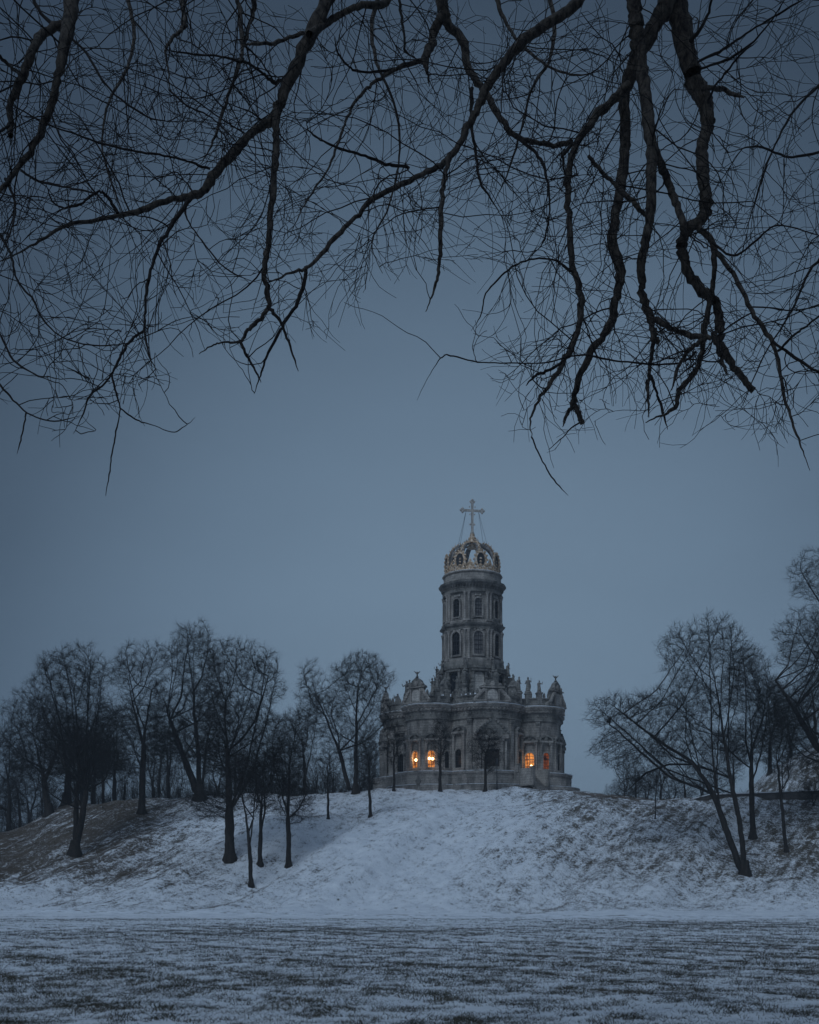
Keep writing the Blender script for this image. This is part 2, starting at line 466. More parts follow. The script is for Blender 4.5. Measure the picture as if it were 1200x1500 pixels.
def path_strip(name, pts, w0, w1, mat, label, lift=.03):
    """pts: world (x,y) centreline"""
    V = []; n = 0; m = 9
    P = []
    for a, b in zip(pts[:-1], pts[1:]):
        L = math.hypot(b[0] - a[0], b[1] - a[1]); k = max(2, int(L / .7))
        for i in range(k): P.append((a[0] + (b[0] - a[0]) * i / k, a[1] + (b[1] - a[1]) * i / k))
    P.append(pts[-1]); P = np.array(P, float)
    Tn = np.gradient(P, axis=0); Tn /= np.linalg.norm(Tn, axis=1)[:, None]
    Nn = np.stack([-Tn[:, 1], Tn[:, 0]], 1)
    wd = np.linspace(w0, w1, len(P)) * (1 + .18 * np.sin(np.arange(len(P)) * .37) + .1 * np.sin(np.arange(len(P)) * 1.1))
    u = np.linspace(-.5, .5, m)
    Q = P[:, None, :] + Nn[:, None, :] * (wd[:, None] * u[None, :])[..., None]
    Z = ground_z(Q[..., 0], Q[..., 1]) + lift
    Z[:, 0] -= .12; Z[:, -1] -= .12
    V = np.concatenate([Q, Z[..., None]], -1).reshape(-1, 3)
    ii = np.arange(len(P) * m).reshape(len(P), m)
    q = np.stack([ii[:-1, :-1], ii[:-1, 1:], ii[1:, 1:], ii[1:, :-1]], -1).reshape(-1, 4)
    o = mesh_np(name, V, [q], mat, smooth=True)
    return tag(o, label, kind='structure')
path_strip('path', [(-75, 119), (-52, 117.4), (-40, 117.9), (-26, 116.2), (-10, 116.1), (4, 114.4), (20, 114.1), (33, 112.2), (60, 111)], 1.9, 2.2, M_PATH, 'snow-covered path along the foot of the hill')
path_strip('path', [(22, 158.5), (24.5, 157.5), (27.5, 154.5), (30, 152)], 3.2, 4.4, M_PATHBARE, 'bare brown path leading down to the right of the church')

# ---------------------------------------------------------------- tubes
def norm(v): return v / np.maximum(np.linalg.norm(v, axis=-1, keepdims=True), 1e-9)
def tube_batch(P, Rr, sides, bumpy=0.0):
    """P (N,K,3) R (N,K) -> verts, quads"""
    Nn, K, _ = P.shape
    T = np.empty_like(P)
    T[:, 1:-1] = P[:, 2:] - P[:, :-2]; T[:, 0] = P[:, 1] - P[:, 0]; T[:, -1] = P[:, -1] - P[:, -2]
    T = norm(T)
    m = np.abs(norm(P[:, -1] - P[:, 0]))
    ref = np.zeros((Nn, 3)); ref[np.arange(Nn), np.argmin(m, axis=1)] = 1
    U = norm(np.cross(T, ref[:, None, :])); Vv = np.cross(T, U)
    a = np.arange(sides) * 2 * np.pi / sides
    rr = Rr[:, :, None] * np.ones(sides)
    if bumpy:
        rr = rr * (1 + bumpy * RNG.normal(size=rr.shape))
    ring = P[:, :, None, :] + rr[..., None] * (U[:, :, None, :] * np.cos(a)[None, None, :, None] + Vv[:, :, None, :] * np.sin(a)[None, None, :, None])
    V = ring.reshape(-1, 3)
    i = np.arange(Nn * K * sides).reshape(Nn, K, sides)
    j = np.roll(i, -1, axis=2)
    Q = np.stack([i[:, :-1], j[:, :-1], j[:, 1:], i[:, 1:]], -1).reshape(-1, 4)
    return V, Q
class TB:
    def __init__(s): s.V = []; s.Q = []; s.n = 0
    def add(s, P, Rr, sides, bumpy=0.0):
        if len(P) == 0: return
        V, Q = tube_batch(P, Rr, sides, bumpy)
        s.V.append(V); s.Q.append(Q + s.n); s.n += len(V)
    def build(s, name, mat, parent=None):
        return mesh_np(name, np.concatenate(s.V), [np.concatenate(s.Q)], mat, parent, True)
def curl_curves(P0, D0, L, K, curl, wander, grav, rng, up=0.0):
    """N curved shoots: start points, directions, lengths"""
    n = len(P0)
    P = np.empty((n, K, 3)); P[:, 0] = P0
    d = norm(D0)
    ax = norm(rng.normal(size=(n, 3)))
    st = (L / (K - 1))[:, None]
    c = (rng.uniform(-1, 1, size=(n, 1)) * curl)
    for k in range(1, K):
        d = norm(d + c * np.cross(ax, d) + wander * rng.normal(size=(n, 3)) + np.array([0, 0, -grav + up]))
        P[:, k] = P[:, k - 1] + d * st
    return P
def shoots_from(P, Rr, count, l0, l1, ang, K, rng, curl=.25, wander=.08, grav=.0, t0=.1, t1=1.0, bias=None, rs=.6, rmin=.002, taper=.35, up=0.0):
    """spawn shoots along a batch of curves (N,K,3)"""
    Nn, Kp, _ = P.shape
    pi = rng.integers(0, Nn, count)
    u = rng.uniform(t0, t1, count) * (Kp - 1)
    i = np.minimum(u.astype(int), Kp - 2); fr = (u - i)[:, None]
    a = P[pi, i]; b = P[pi, i + 1]
    p0 = a + (b - a) * fr
    T = norm(b - a)
    r0 = Rr[pi, i]
    side = norm(np.cross(T, rng.normal(size=(count, 3))))
    an = rng.uniform(ang * .6, ang * 1.4, (count, 1))
    D = T * np.cos(an) + side * np.sin(an)
    if bias is not None: D = norm(D + np.array(bias))
    L = rng.uniform(l0, l1, count) * (1 - .35 * (u / (Kp - 1)))
    C = curl_curves(p0, D, L, K, curl, wander, grav, rng, up)
    rb = np.maximum(np.minimum(r0 * rs, r0), rmin)
    RR = rb[:, None] * np.linspace(1, taper, K)[None, :]
    RR = np.maximum(RR, rmin * .6)
    return C, RR

# ---------------------------------------------------------------- bare trees (space colonisation)
def colonize(trunks, attrs, step, kill, rng, up=.12, iters=90, jit=.18):
    pos = []; par = []
    for tr in trunks:                       # tr: (parent_index or -1, list of points)
        pi, pts = tr
        prev = pi
        for j, p in enumerate(pts):
            p = np.array(p, float)
            if j == 0:
                if pi == -1 and not pos: pos.append(p); par.append(-1); prev = 0; continue
                if pi == -1:
                    d = [np.linalg.norm(q - p) for q in pos]; prev = int(np.argmin(d)); 
                q0 = pos[prev]
            q0 = pos[prev]
            L = np.linalg.norm(p - q0); k = max(1, int(round(L / (step * 1.3))))
            for i in range(1, k + 1):
                pos.append(q0 + (p - q0) * i / k + (rng.normal(size=3) * step * .14 if i < k else 0)); par.append(prev); prev = len(pos) - 1
    pos = [np.array(p) for p in pos]
    A = attrs.copy()
    Pn = np.array(pos)
    Dn = np.array([norm(pos[i] - pos[p]) if p >= 0 else np.array([0, 0, 1.0]) for i, p in enumerate(par)])
    D = np.linalg.norm(A[:, None, :] - Pn[None], axis=2)
    near = D.argmin(1); dist = D.min(1)
    for it in range(iters):
        if len(A) == 0: break
        vec = norm(A - Pn[near])
        uniq, inv = np.unique(near, return_inverse=True)
        acc = np.zeros((len(uniq), 3)); np.add.at(acc, inv, vec)
        acc = norm(norm(acc) + Dn[uniq] * .55 + np.array([0, 0, up]) + rng.normal(size=acc.shape) * jit)
        new = Pn[uniq] + acc * step
        Dn = np.concatenate([Dn, acc])
        base = len(Pn)
        Pn = np.concatenate([Pn, new]); par.extend(uniq.tolist())
        D = np.linalg.norm(A[:, None, :] - new[None], axis=2)
        nd = D.min(1); ni = D.argmin(1) + base
        upd = nd < dist
        near = np.where(upd, ni, near); dist = np.where(upd, nd, dist)
        keep = dist > kill
        A = A[keep]; near = near[keep]; dist = dist[keep]
    return Pn, np.array(par)
def tree_mesh(Pn, par, r_base, r_leaf, rng, twig_l, twigs_per=2.2, max_twigs=16000):
    n = len(Pn)
    kids = [[] for _ in range(n)]
    for i, p in enumerate(par):
        if p >= 0: kids[p].append(i)
    leaves = sum(1 for k in kids if not k)
    ex = math.log(max(leaves, 3)) / math.log(r_base / r_leaf)
    acc = np.zeros(n)
    order = list(range(n - 1, -1, -1))
    # parents always have a smaller index
    for i in order:
        if not kids[i]: acc[i] = 1
        if par[i] >= 0: acc[par[i]] += acc[i]
    rad = r_leaf * acc ** (1 / ex)
    hz = (Pn[:, 2] - Pn[:, 2].min()) / max(1e-6, np.ptp(Pn[:, 2]))
    rad = np.maximum(rad * (1 - .45 * np.clip(hz / .7, 0, 1)), r_leaf)
    # chains
    chains = []
    stack = [0]
    while stack:
        s = stack.pop()
        ch = [s] if par[s] < 0 else [par[s], s]
        cur = s
        while kids[cur]:
            ks = sorted(kids[cur], key=lambda k: -acc[k])
            for k in ks[1:]: stack.append(k)
            cur = ks[0]; ch.append(cur)
        chains.append(ch)
    wood = TB(); thin = TB()
    by = {}
    for ch in chains:
        if len(ch) < 2: continue
        by.setdefault(len(ch), []).append(ch)
    for K, L in by.items():
        I = np.array(L)
        P = Pn[I].copy(); Rr = rad[I].copy()
        Rr[:, 0] = np.minimum(Rr[:, 0], Rr[:, 1] * 1.25)
        if K > 3:
            Q = P.copy(); Q[:, 1:-1] = .5 * P[:, 1:-1] + .25 * (P[:, 2:] + P[:, :-2]); P = Q
        big = Rr[:, 0] > r_base * .28
        wood.add(P[big], Rr[big], 8, .05)
        thin.add(P[~big], Rr[~big], 4)
    # twigs
    small = np.where((rad < r_leaf * 4.5) & (par >= 0))[0]
    cnt = min(int(len(small) * twigs_per), max_twigs)
    pick = rng.choice(small, cnt)
    a = Pn[par[pick]]; b = Pn[pick]
    u = rng.uniform(0, 1, (cnt, 1))
    T = norm(b - a)
    side = norm(np.cross(T, rng.normal(size=(cnt, 3))))
    an = rng.uniform(.25, 1.0, (cnt, 1))
    C = curl_curves(a + (b - a) * u, T * np.cos(an) + side * np.sin(an), rng.uniform(.4, 1.15, cnt) * twig_l, 4, .2, .1, 0, rng, .16)
    rt = r_leaf * .62
    thin.add(C, np.tile(np.linspace(rt, rt * .45, 4), (cnt, 1)), 3)
    C2, R2 = shoots_from(C, np.full(C.shape[:2], rt), int(cnt * 2.0), twig_l * .25, twig_l * .6, .7, 3, rng, rs=.7, rmin=rt * .6)
    thin.add(C2, R2, 3)
    return wood, thin
def in_blobs(blobs, N_, rng):
    """blobs (c, r3)"""
    vol = np.array([r[0] * r[1] * r[2] for _, r in blobs]); vol = vol ** .85; vol /= vol.sum()
    out = []
    for (c, r), w in zip(blobs, vol):
        k = int(N_ * w) + 1
        d = norm(rng.normal(size=(k, 3)))
        s = rng.uniform(.05, 1, (k, 1)) ** (1 / 2.6)
        # uneven outline
        lump = 1 + .16 * np.sin(d[:, :1] * 5 + c[0]) * np.cos(d[:, 2:] * 6 + c[2])
        out.append(np.array(c) + d * s * lump * np.array(r))
    return np.concatenate(out)
TREES = {}
def make_tree(name, label, base, trunks, blobs, w, seed, cat='tree', group=None, Y=None, dens=1.0, twig=1.0, tw=3.2, up=.34, fan=1.0):
    """all in photo pixels at the tree's own distance: base (x,y), trunks [[(x,y)..]], blobs [(cx,cy,rx,ry)], w trunk width"""
    rng = np.random.default_rng(seed)
    if Y is None: Y = hit(base[0], base[1])
    if Y is None: Y = 175
    s = Y / F
    bx = (base[0] - 600) * s
    bz = gz(bx, Y)
    dyp = (HY - base[1]) * s + EYE - bz          # small vertical correction
    def loc(px, py, d=0.0): return (((px - base[0]) * s), d, ((base[1] - py) * s))
    step = max(.26, 3.4 * s)
    tr = []
    for i, t in enumerate(trunks):
        dd = 0 if i == 0 else rng.uniform(-1.5, 1.5)
        pts = [loc(x, y, dd * j / max(1, len(t) - 1) + (rng.normal() * .12 if j else 0)) for j, (x, y) in enumerate(t)]
        if i == 0: pts = [(pts[0][0], 0, pts[0][2] - .5)] + pts
        tr.append((-1, pts))
    # ascending limbs fanning out of the stems towards the crown
    tpos = [np.array(p) for t_ in tr for p in t_[1][1:]]
    top = max(p[2] for p in tpos)
    nst = min(2, len(tr))
    for cx, cy, rx, ry in blobs:
        for q in range(max(2, int(rx * ry / 420 * fan))):
            a_ = rng.uniform(0, 2 * math.pi); e_ = rng.uniform(.2, 1.35)
            tgt = np.array(loc(cx, cy)) + np.array([math.cos(a_) * math.cos(e_) * rx, math.sin(a_) * math.cos(e_) * rx * .9, math.sin(e_) * ry]) * s * .8
            st_ = tr[rng.integers(0, nst)][1]
            # fork somewhere below the target on that stem
            seg_ = [(st_[i], st_[i + 1]) for i in range(len(st_) - 1)]
            cand = []
            for (a0, b0) in seg_:
                for f_ in (.0, .33, .66, 1):
                    p_ = np.array(a0) + (np.array(b0) - np.array(a0)) * f_
                    hd = np.hypot(tgt[0] - p_[0], tgt[1] - p_[1]); vd = tgt[2] - p_[2]
                    if p_[2] > top * .22 and vd > hd * .55: cand.append(p_)
            if not cand: continue
            p_ = cand[rng.integers(len(cand) // 2, len(cand))] if rng.random() < .65 else cand[rng.integers(0, len(cand))]
            d_ = tgt - p_
            m1 = p_ + d_ * .33 + np.array([d_[0] * .14, d_[1] * .14, -d_[2] * .05]); m2 = p_ + d_ * .68 + np.array([d_[0] * .10, d_[1] * .10, 0])
            tr.append((-1, [tuple(p_), tuple(m1 + rng.normal(size=3) * .2), tuple(m2 + rng.normal(size=3) * .26), tuple(tgt)]))
    B = []
    area = 0
    for cx, cy, rx, ry in blobs:
        c = loc(cx, cy); B.append(((c[0], rng.uniform(-.15, .15) * rx * s, c[2]), (rx * s, rx * s * .9, ry * s)))
        area += math.pi * rx * ry
    A = in_blobs(B, int(area / 5.5 * dens), rng)
    Pn, par = colonize(tr, A, step, step * 1.25, rng, up)
    wood, thin = tree_mesh(Pn, par, w * .5 * s, .0135, rng, 1.0 * twig * min(1.0, 14 * s * 0.9), tw)
    # root flare
    rb = w * .5 * s
    P = np.array([[[tr[0][1][0][0], 0, -.5], [tr[0][1][0][0], 0, 0.0], [tr[0][1][0][0] * 1.0, 0, rb * 1.2], [tr[0][1][0][0], 0, rb * 3]]])
    wood.add(P, np.array([[rb * 1.9, rb * 1.6, rb * 1.15, rb * .9]]), 9, .06)
    e = empty(name, (bx, Y, bz))
    tag(e, label, cat, group)
    wood.build('trunk', M_BARK, e)
    thin.build('crown', M_TWIG, e)
    return e
def copy_thing(e, x, y, sc=1.0, rz=0.0, label=None, group=None, sz=None):
    r = e.copy(); col.objects.link(r)
    r.location = (x, y, gz(x, y)); r.rotation_euler = (0, 0, rz); r.scale = (sc, sc, sz or sc)
    if label: r['label'] = label
    if group: r['group'] = group
    for ch in list(e.children):
        c = ch.copy(); col.objects.link(c); c.parent = r
    return r
# ---------------------------------------------------------------- trees of the slope
make_tree('bare_tree', 'broad dark bare tree low on the brown left slope, thin second stem at its foot', (110, 1252),
    [[(110, 1252), (112, 1180), (115, 1120), (112, 1060), (108, 1000)], [(113, 1235), (122, 1200), (130, 1160)], [(113, 1110), (140, 1060), (150, 1010)], [(112, 1100), (90, 1060), (75, 1010)]],
    [(108, 1000, 62, 52), (85, 1060, 50, 45), (145, 1065, 35, 50), (120, 1110, 70, 40), (95, 1150, 50, 22)], 14, 11, dens=.72)
make_tree('bare_tree', 'upright bare tree with two rounded crown lobes on the left plateau edge', (208, 1192),
    [[(208, 1192), (209, 1130), (212, 1070), (222, 1010)], [(210, 1090), (195, 1030), (188, 985)]],
    [(190, 985, 26, 45), (224, 990, 24, 50), (205, 1060, 40, 45), (200, 1110, 30, 30)], 11, 12)
make_tree('bare_tree', 'tallest bare tree of the left group with several stems from one root', (292, 1172),
    [[(292, 1172), (291, 1110), (285, 1040), (283, 960)], [(288, 1160), (270, 1110), (250, 1055), (238, 1015)], [(296, 1160), (304, 1090), (318, 1040)]],
    [(283, 965, 44, 56), (285, 1035, 50, 45), (240, 1040, 24, 45), (312, 1040, 30, 50), (280, 1095, 55, 30)], 15, 13)
make_tree('bare_tree', 'big forked bare tree with the thickest trunk on the lower left slope', (337, 1260),
    [[(337, 1260), (336, 1190), (334, 1110), (330, 1050), (334, 990)], [(335, 1100), (352, 1085), (372, 1060), (385, 1020), (392, 990)], [(334, 1090), (318, 1050), (308, 1010)]],
    [(338, 985, 42, 48), (382, 1000, 35, 55), (345, 1060, 62, 42), (320, 1105, 50, 35), (312, 1180, 42, 26), (362, 1125, 45, 30)], 15, 14)
make_tree('bare_tree', 'slender leaning bare tree standing lowest of all at the foot of the left slope', (368, 1298),
    [[(368, 1298), (366, 1240), (361, 1195), (352, 1160)], [(364, 1220), (376, 1190), (384, 1165)]],
    [(352, 1140, 26, 38), (378, 1160, 18, 25)], 7, 15, dens=.8)
make_tree('bare_tree', 'straight young bare tree between the leaning one and the forked one', (381, 1266),
    [[(381, 1266), (382, 1200), (386, 1140)]], [(388, 1120, 32, 52), (386, 1170, 22, 25)], 7, 16, dens=.8)
make_tree('bare_tree', 'young bare tree with an oval crown, rightmost of the cluster at the slope foot', (423, 1270),
    [[(423, 1270), (422, 1200), (424, 1140), (424, 1090)]], [(422, 1100, 33, 62), (432, 1170, 32, 42)], 8, 17, dens=.8)
make_tree('sapling', 'small bare sapling alone on the snowy shoulder left of the double tree', (481, 1200),
    [[(481, 1200), (480, 1150), (480, 1120)]], [(480, 1120, 14, 38)], 4, 18, dens=1.2, cat='sapling')
make_tree('sapling', 'dense dark little tree on the snow just right of the double tree', (543, 1197),
    [[(543, 1197), (541, 1150), (541, 1110)]], [(541, 1112, 17, 40), (541, 1140, 16, 20)], 5, 19, dens=2.2, cat='small tree')
make_tree('bare_tree', 'tall double bare tree left of the church, one stem leaning left', (518, 1163),
    [[(521, 1163), (522, 1090), (523, 1020), (530, 980)], [(512, 1158), (497, 1100), (477, 1050), (456, 1000)], [(523, 1060), (545, 1020), (560, 990)]],
    [(455, 1005, 22, 38), (530, 998, 48, 42), (480, 1045, 42, 38), (548, 1050, 34, 34), (520, 1090, 40, 35)], 10, 20)
make_tree('bare_tree', 'pale thin bare tree between the forked tree and the double tree', (447, 1162),
    [[(447, 1162), (446, 1110), (441, 1060)]], [(440, 1075, 34, 45), (452, 1030, 20, 25)], 6, 21, Y=176, dens=.7)
make_tree('small_tree', 'slim bare tree in front of the left corner of the church', (577, 1156),
    [[(577, 1156), (577, 1120), (577, 1080)]], [(577, 1090, 15, 38)], 4, 22, cat='small tree', Y=160, dens=2.4)
make_tree('small_tree', 'slim bare tree in front of the church beside its two lit windows', (645, 1156),
    [[(645, 1156), (645, 1120), (646, 1080)]], [(645, 1085, 15, 42)], 5, 23, cat='small tree', Y=159.5, dens=2.6)
make_tree('small_tree', 'round-crowned bare tree before the church doorway beside the lamp post', (711, 1156),
    [[(711, 1156), (711, 1122), (711, 1090)]], [(711, 1096, 25, 34)], 5, 24, cat='small tree', Y=159.5, dens=2.4)
make_tree('leaning_tree', 'large two-stemmed tree on the right slope leaning far out to the left', (1090, 1280),
    [[(1091, 1280), (1085, 1210), (1070, 1140), (1060, 1080), (1047, 1000), (1040, 950)],
     [(1084, 1272), (1062, 1210), (1045, 1165), (1015, 1118), (970, 1090), (930, 1062), (900, 1040)],
     [(1015, 1120), (980, 1120), (945, 1133), (918, 1160)], [(1060, 1090), (1030, 1060), (990, 1035), (950, 1025)], [(1062, 1090), (1080, 1030), (1082, 970)], [(1050, 1020), (1015, 980), (1000, 950)]],
    [(895, 1045, 38, 30), (955, 1040, 55, 28), (1045, 945, 42, 45), (1000, 960, 38, 44), (1078, 965, 30, 45), (1020, 1030, 60, 40), (920, 1095, 55, 36), (935, 1150, 34, 22), (1000, 1085, 55, 35)], 13, 25)
make_tree('bare_tree', 'straight dark bare tree just behind the leaning two-stemmed tree', (1103, 1228),
    [[(1103, 1228), (1100, 1150), (1100, 1080), (1096, 1010)], [(1101, 1100), (1120, 1050), (1128, 1000)]],
    [(1098, 1000, 36, 55), (1125, 1040, 36, 50), (1090, 1090, 45, 35)], 9, 26)
make_tree('bare_tree', 'thin young tree with a small crown in front of the stone wall', (1152, 1248),
    [[(1152, 1248), (1146, 1180), (1139, 1120)]], [(1140, 1100, 28, 45), (1160, 1060, 25, 30)], 6, 27, dens=.8)
make_tree('bare_tree', 'massive dark tree cut by the right edge of the picture, highest of the right group', (1262, 1230),
    [[(1262, 1230), (1245, 1130), (1220, 1010), (1215, 900), (1210, 840)], [(1240, 1130), (1195, 1095), (1160, 1040), (1130, 1000)], [(1222, 1000), (1185, 950), (1170, 920)]],
    [(1195, 845, 38, 42), (1188, 945, 55, 52), (1170, 1035, 50, 48), (1240, 950, 60, 80), (1200, 1100, 55, 40)], 20, 28, dens=.9)
make_tree('bush', 'bare bush on the right slope at the edge of the picture', (1192, 1180),
    [[(1192, 1180), (1188, 1160)], [(1192, 1178), (1202, 1155)]], [(1190, 1158, 22, 20)], 3, 29, cat='bush', dens=1.5)
make_tree('small_tree', 'tiny far-off round tree standing alone just right of the church', (858, 1162),
    [[(858, 1164), (858, 1148)]], [(858, 1148, 10, 9)], 2.5, 30, cat='small tree', Y=205, dens=3)
make_tree('sapling', 'thin stick-like sapling on the snow right of the brown path', (960, 1200),
    [[(960, 1200), (961, 1160), (962, 1135)]], [(962, 1138, 6, 14)], 2, 31, cat='sapling', dens=2)
make_tree('bare_tree', 'dark leaning tree at the top of the far left slope', (72, 1190),
    [[(72, 1190), (62, 1130), (48, 1070), (45, 1030)], [(66, 1140), (85, 1100), (95, 1060)]],
    [(45, 1050, 40, 42), (80, 1070, 36, 40), (60, 1110, 55, 32), (20, 1080, 26, 30)], 11, 32, Y=168)
make_tree('bare_tree', 'dark short-trunked tree behind the broad tree of the left slope', (98, 1182),
    [[(98, 1182), (100, 1130), (120, 1080)], [(99, 1140), (90, 1090)]],
    [(110, 1090, 50, 42), (150, 1080, 36, 45), (140, 1120, 45, 30)], 12, 33, Y=172)
make_tree('bare_tree', 'bare tree at the very left edge of the picture below the slope crest', (12, 1212),
    [[(12, 1212), (14, 1150), (8, 1090)]], [(10, 1090, 38, 50), (5, 1150, 34, 40)], 8, 34, Y=190)
# ---- woods on the plateau: individual copies of four trees
protos = []
for i, (w_, tr, bl) in enumerate([
    (7, [[(600, 1150), (600, 1080), (604, 1030)], [(601, 1100), (585, 1060)]], [(600, 1035, 32, 42), (600, 1080, 36, 34)]),
    (6, [[(600, 1150), (598, 1090), (592, 1050)]], [(596, 1060, 28, 52)]),
    (7, [[(600, 1150), (603, 1100), (612, 1050)], [(601, 1110), (588, 1060)]], [(606, 1055, 38, 40), (590, 1090, 34, 34)]),
    (5, [[(600, 1150), (600, 1100)]], [(600, 1085, 24, 42)])]):
    e = make_tree('bare_tree', 'x', (600, 1150), tr, bl, w_, 50 + i, Y=200, dens=.85, tw=2.6)
    protos.append(e)
wood = [  # px, Y, height scale, kind, zone
 (-40, 200, 1.0, 0, 0), (-12, 215, .9, 2, 0), (30, 205, 1.0, 1, 0), (45, 222, 1.05, 2, 0), (62, 200, .8, 3, 0), (-60, 230, 1.1, 2, 0), (15, 240, 1.1, 0, 0),
 (120, 192, .95, 0, 1), (135, 200, 1.1, 2, 1), (152, 190, .9, 1, 1), (168, 205, 1.15, 0, 1), (182, 195, .8, 3, 1), (232, 198, .95, 1, 1), (248, 190, 1.0, 2, 1), (225, 215, 1.1, 0, 1), (262, 205, .9, 3, 1),
 (318, 195, .8, 2, 2), (345, 205, .85, 0, 2), (362, 190, .65, 3, 2), (378, 200, .75, 2, 2), (398, 196, .7, 1, 2), (415, 205, .8, 0, 2), (432, 192, .6, 3, 2), (462, 200, .7, 2, 2), (488, 205, .75, 1, 2), (500, 195, .55, 3, 2), (530, 200, .62, 2, 2), (550, 204, .6, 0, 2),
 (885, 215, .32, 3, 3), (900, 205, .42, 2, 3), (915, 200, .55, 0, 3), (932, 192, .62, 1, 3), (948, 200, .6, 2, 3), (968, 196, .7, 0, 3), (985, 205, .7, 2, 3), (1005, 194, .75, 1, 3), (1028, 200, .8, 2, 3), (1050, 192, .85, 0, 3), (1075, 198, .85, 1, 3),
 (1128, 190, .9, 0, 4), (1160, 200, .9, 2, 4), (1195, 196, .95, 1, 4), (1228, 192, .9, 0, 4)]
ZL = [('bare tree in the dim wood beyond the far left slope', 'trees in the far left wood'),
      ('bare tree in the dark wood behind the left slope trees', 'trees in the wood behind the left slope'),
      ('low bare tree in the dark belt between the forked tree and the church', 'trees in the belt left of the church'),
      ('low bare tree in the faint belt behind the leaning two-stemmed tree', 'trees in the belt right of the church'),
      ('bare tree growing on the snowy mound behind the stone wall', 'trees on the mound')]
SUB = {1: [(200, 'bare tree in the dark wood behind the broad tree of the left slope'), (999, 'bare tree in the wood between the two-lobed and the tallest left tree')],
       2: [(390, 'low bare tree in the dark belt just right of the forked tree'), (470, 'low bare tree in the dark belt behind the young oval-crowned tree'), (999, 'low bare tree in the dark belt behind the tall double tree')],
       3: [(940, 'small bare tree in the faint row under the drooping boughs of the leaning tree'), (1010, 'low bare tree on the plateau behind the long bough of the leaning tree'), (1999, 'bare tree on the plateau just behind the stems of the leaning tree')]}
for k, (px, Y, sc, kd, z) in enumerate(wood):
    if z in SUB:
        lab_ = [l for m_, l in SUB[z] if px < m_][0]
        if (lab_, lab_) not in ZL: ZL.append((lab_, lab_.replace('tree', 'trees', 1)))
        z = ZL.index((lab_, lab_.replace('tree', 'trees', 1))) if (lab_, lab_.replace('tree', 'trees', 1)) in ZL else len(ZL) - 1
    x = (px - 600) / F * Y
    sc = sc * .95
    a = protos[kd]
    if kd in TREES:
        r = copy_thing(a, x, Y, sc, RNG.uniform(0, 6.28), ZL[z][0], ZL[z][1], sz=sc * RNG.uniform(.9, 1.1))
    else:
        TREES[kd] = 1; r = a
        r.location = (x, Y, gz(x, Y)); r.scale = (sc, sc, sc); r['label'] = ZL[z][0]; r['group'] = ZL[z][1]
# underwood behind the crests: one thicket of bare brush nobody could count
def thicket(name, segs, seed, label):
    rng = np.random.default_rng(seed)
    tb = TB()
    for (p0, p1, Y, n, h) in segs:
        px = rng.uniform(p0, p1, n); Yv = Y + rng.uniform(-5, 5, n)
        X = (px - 600) / F * Yv
        Z = ground_z(X, Yv) - .1
        P0 = np.stack([X, Yv, Z], 1)
        hh = h * rng.uniform(.5, 1.1, n) * (.75 + .3 * np.sin(px * .11) + .15 * np.sin(px * .31))
        C = curl_curves(P0, np.stack([rng.normal(size=n) * .3, rng.normal(size=n) * .3, np.ones(n)], 1), hh, 5, .1, .1, 0, rng)
        tb.add(C, np.tile(np.linspace(.035, .012, 5), (n, 1)), 3)
        C2, R2 = shoots_from(C, np.full(C.shape[:2], .02), n * 7, .6, h * .45, .6, 4, rng, rs=.8, rmin=.012, t0=.15)
        tb.add(C2, R2, 3)
    o = tb.build(name, M_TWIG)
    tag(o, label, 'thicket', kind='stuff')
thicket('thicket', [(300, 560, 182, 640, 6.2), (100, 300, 184, 420, 6.0), (-40, 90, 190, 250, 5)], 5, 'dark leafless underwood behind the left crest')
thicket('thicket', [(895, 1090, 186, 300, 4.2), (870, 960, 196, 110, 2.5)], 6, 'dark leafless underwood behind the right crest')
# ---------------------------------------------------------------- church
CY = 180.0
CX = (692 - 600) / F * CY
G0 = 16.9
ROT = R(9)
church = empty('church', (CX, CY, G0), ROT)
tag(church, 'grey stone baroque church with tall tower and gilded openwork crown on the hilltop', 'church')
def z(h): return h - G0          # world height -> local
# lobes: (angle from the front, distance, radius); front is -Y
ARM = [(R(a), 7.9, 5.4) for a in (0, 90, 180, 270)]
DIA = [(R(a), 11.0, 3.4) for a in (45, 135, 225, 315)]
def ldir(a): return (math.sin(a), -math.cos(a))      # a measured from the front towards the right
CIR = [(d * ldir(a)[0], d * ldir(a)[1], r) for a, d, r in ARM + DIA] + [(0, 0, 8.0)]
NT = 480
TH = np.arange(NT) * 2 * np.pi / NT
def outline(off, th=TH):
    u = np.stack([np.cos(th), np.sin(th)], 1)
    best = np.zeros(len(th))
    for cx, cy, r in CIR:
        b = u[:, 0] * cx + u[:, 1] * cy
        disc = (r + off) ** 2 - (cx * cx + cy * cy) + b * b
        rr = np.where(disc > 0, b + np.sqrt(np.maximum(disc, 0)), 0)
        best = np.maximum(best, rr)
    return best
def sweep(name, prof, mat, parent, th=None):
    t = TH if th is None else th
    V = []
    for off, zz in prof:
        r = outline(off, t)
        V.append(np.stack([r * np.cos(t), r * np.sin(t), np.full(len(t), zz)], 1))
    n = len(t); V = np.concatenate(V)
    i = np.arange(n); j = (i + 1) % n
    if th is not None: i = i[:-1]; j = j[:-1]
    Q = [np.stack([k * n + i, k * n + j, (k + 1) * n + j, (k + 1) * n + i], 1) for k in range(len(prof) - 1)]
    return mesh_np(name, V, [np.concatenate(Q)], mat, parent)
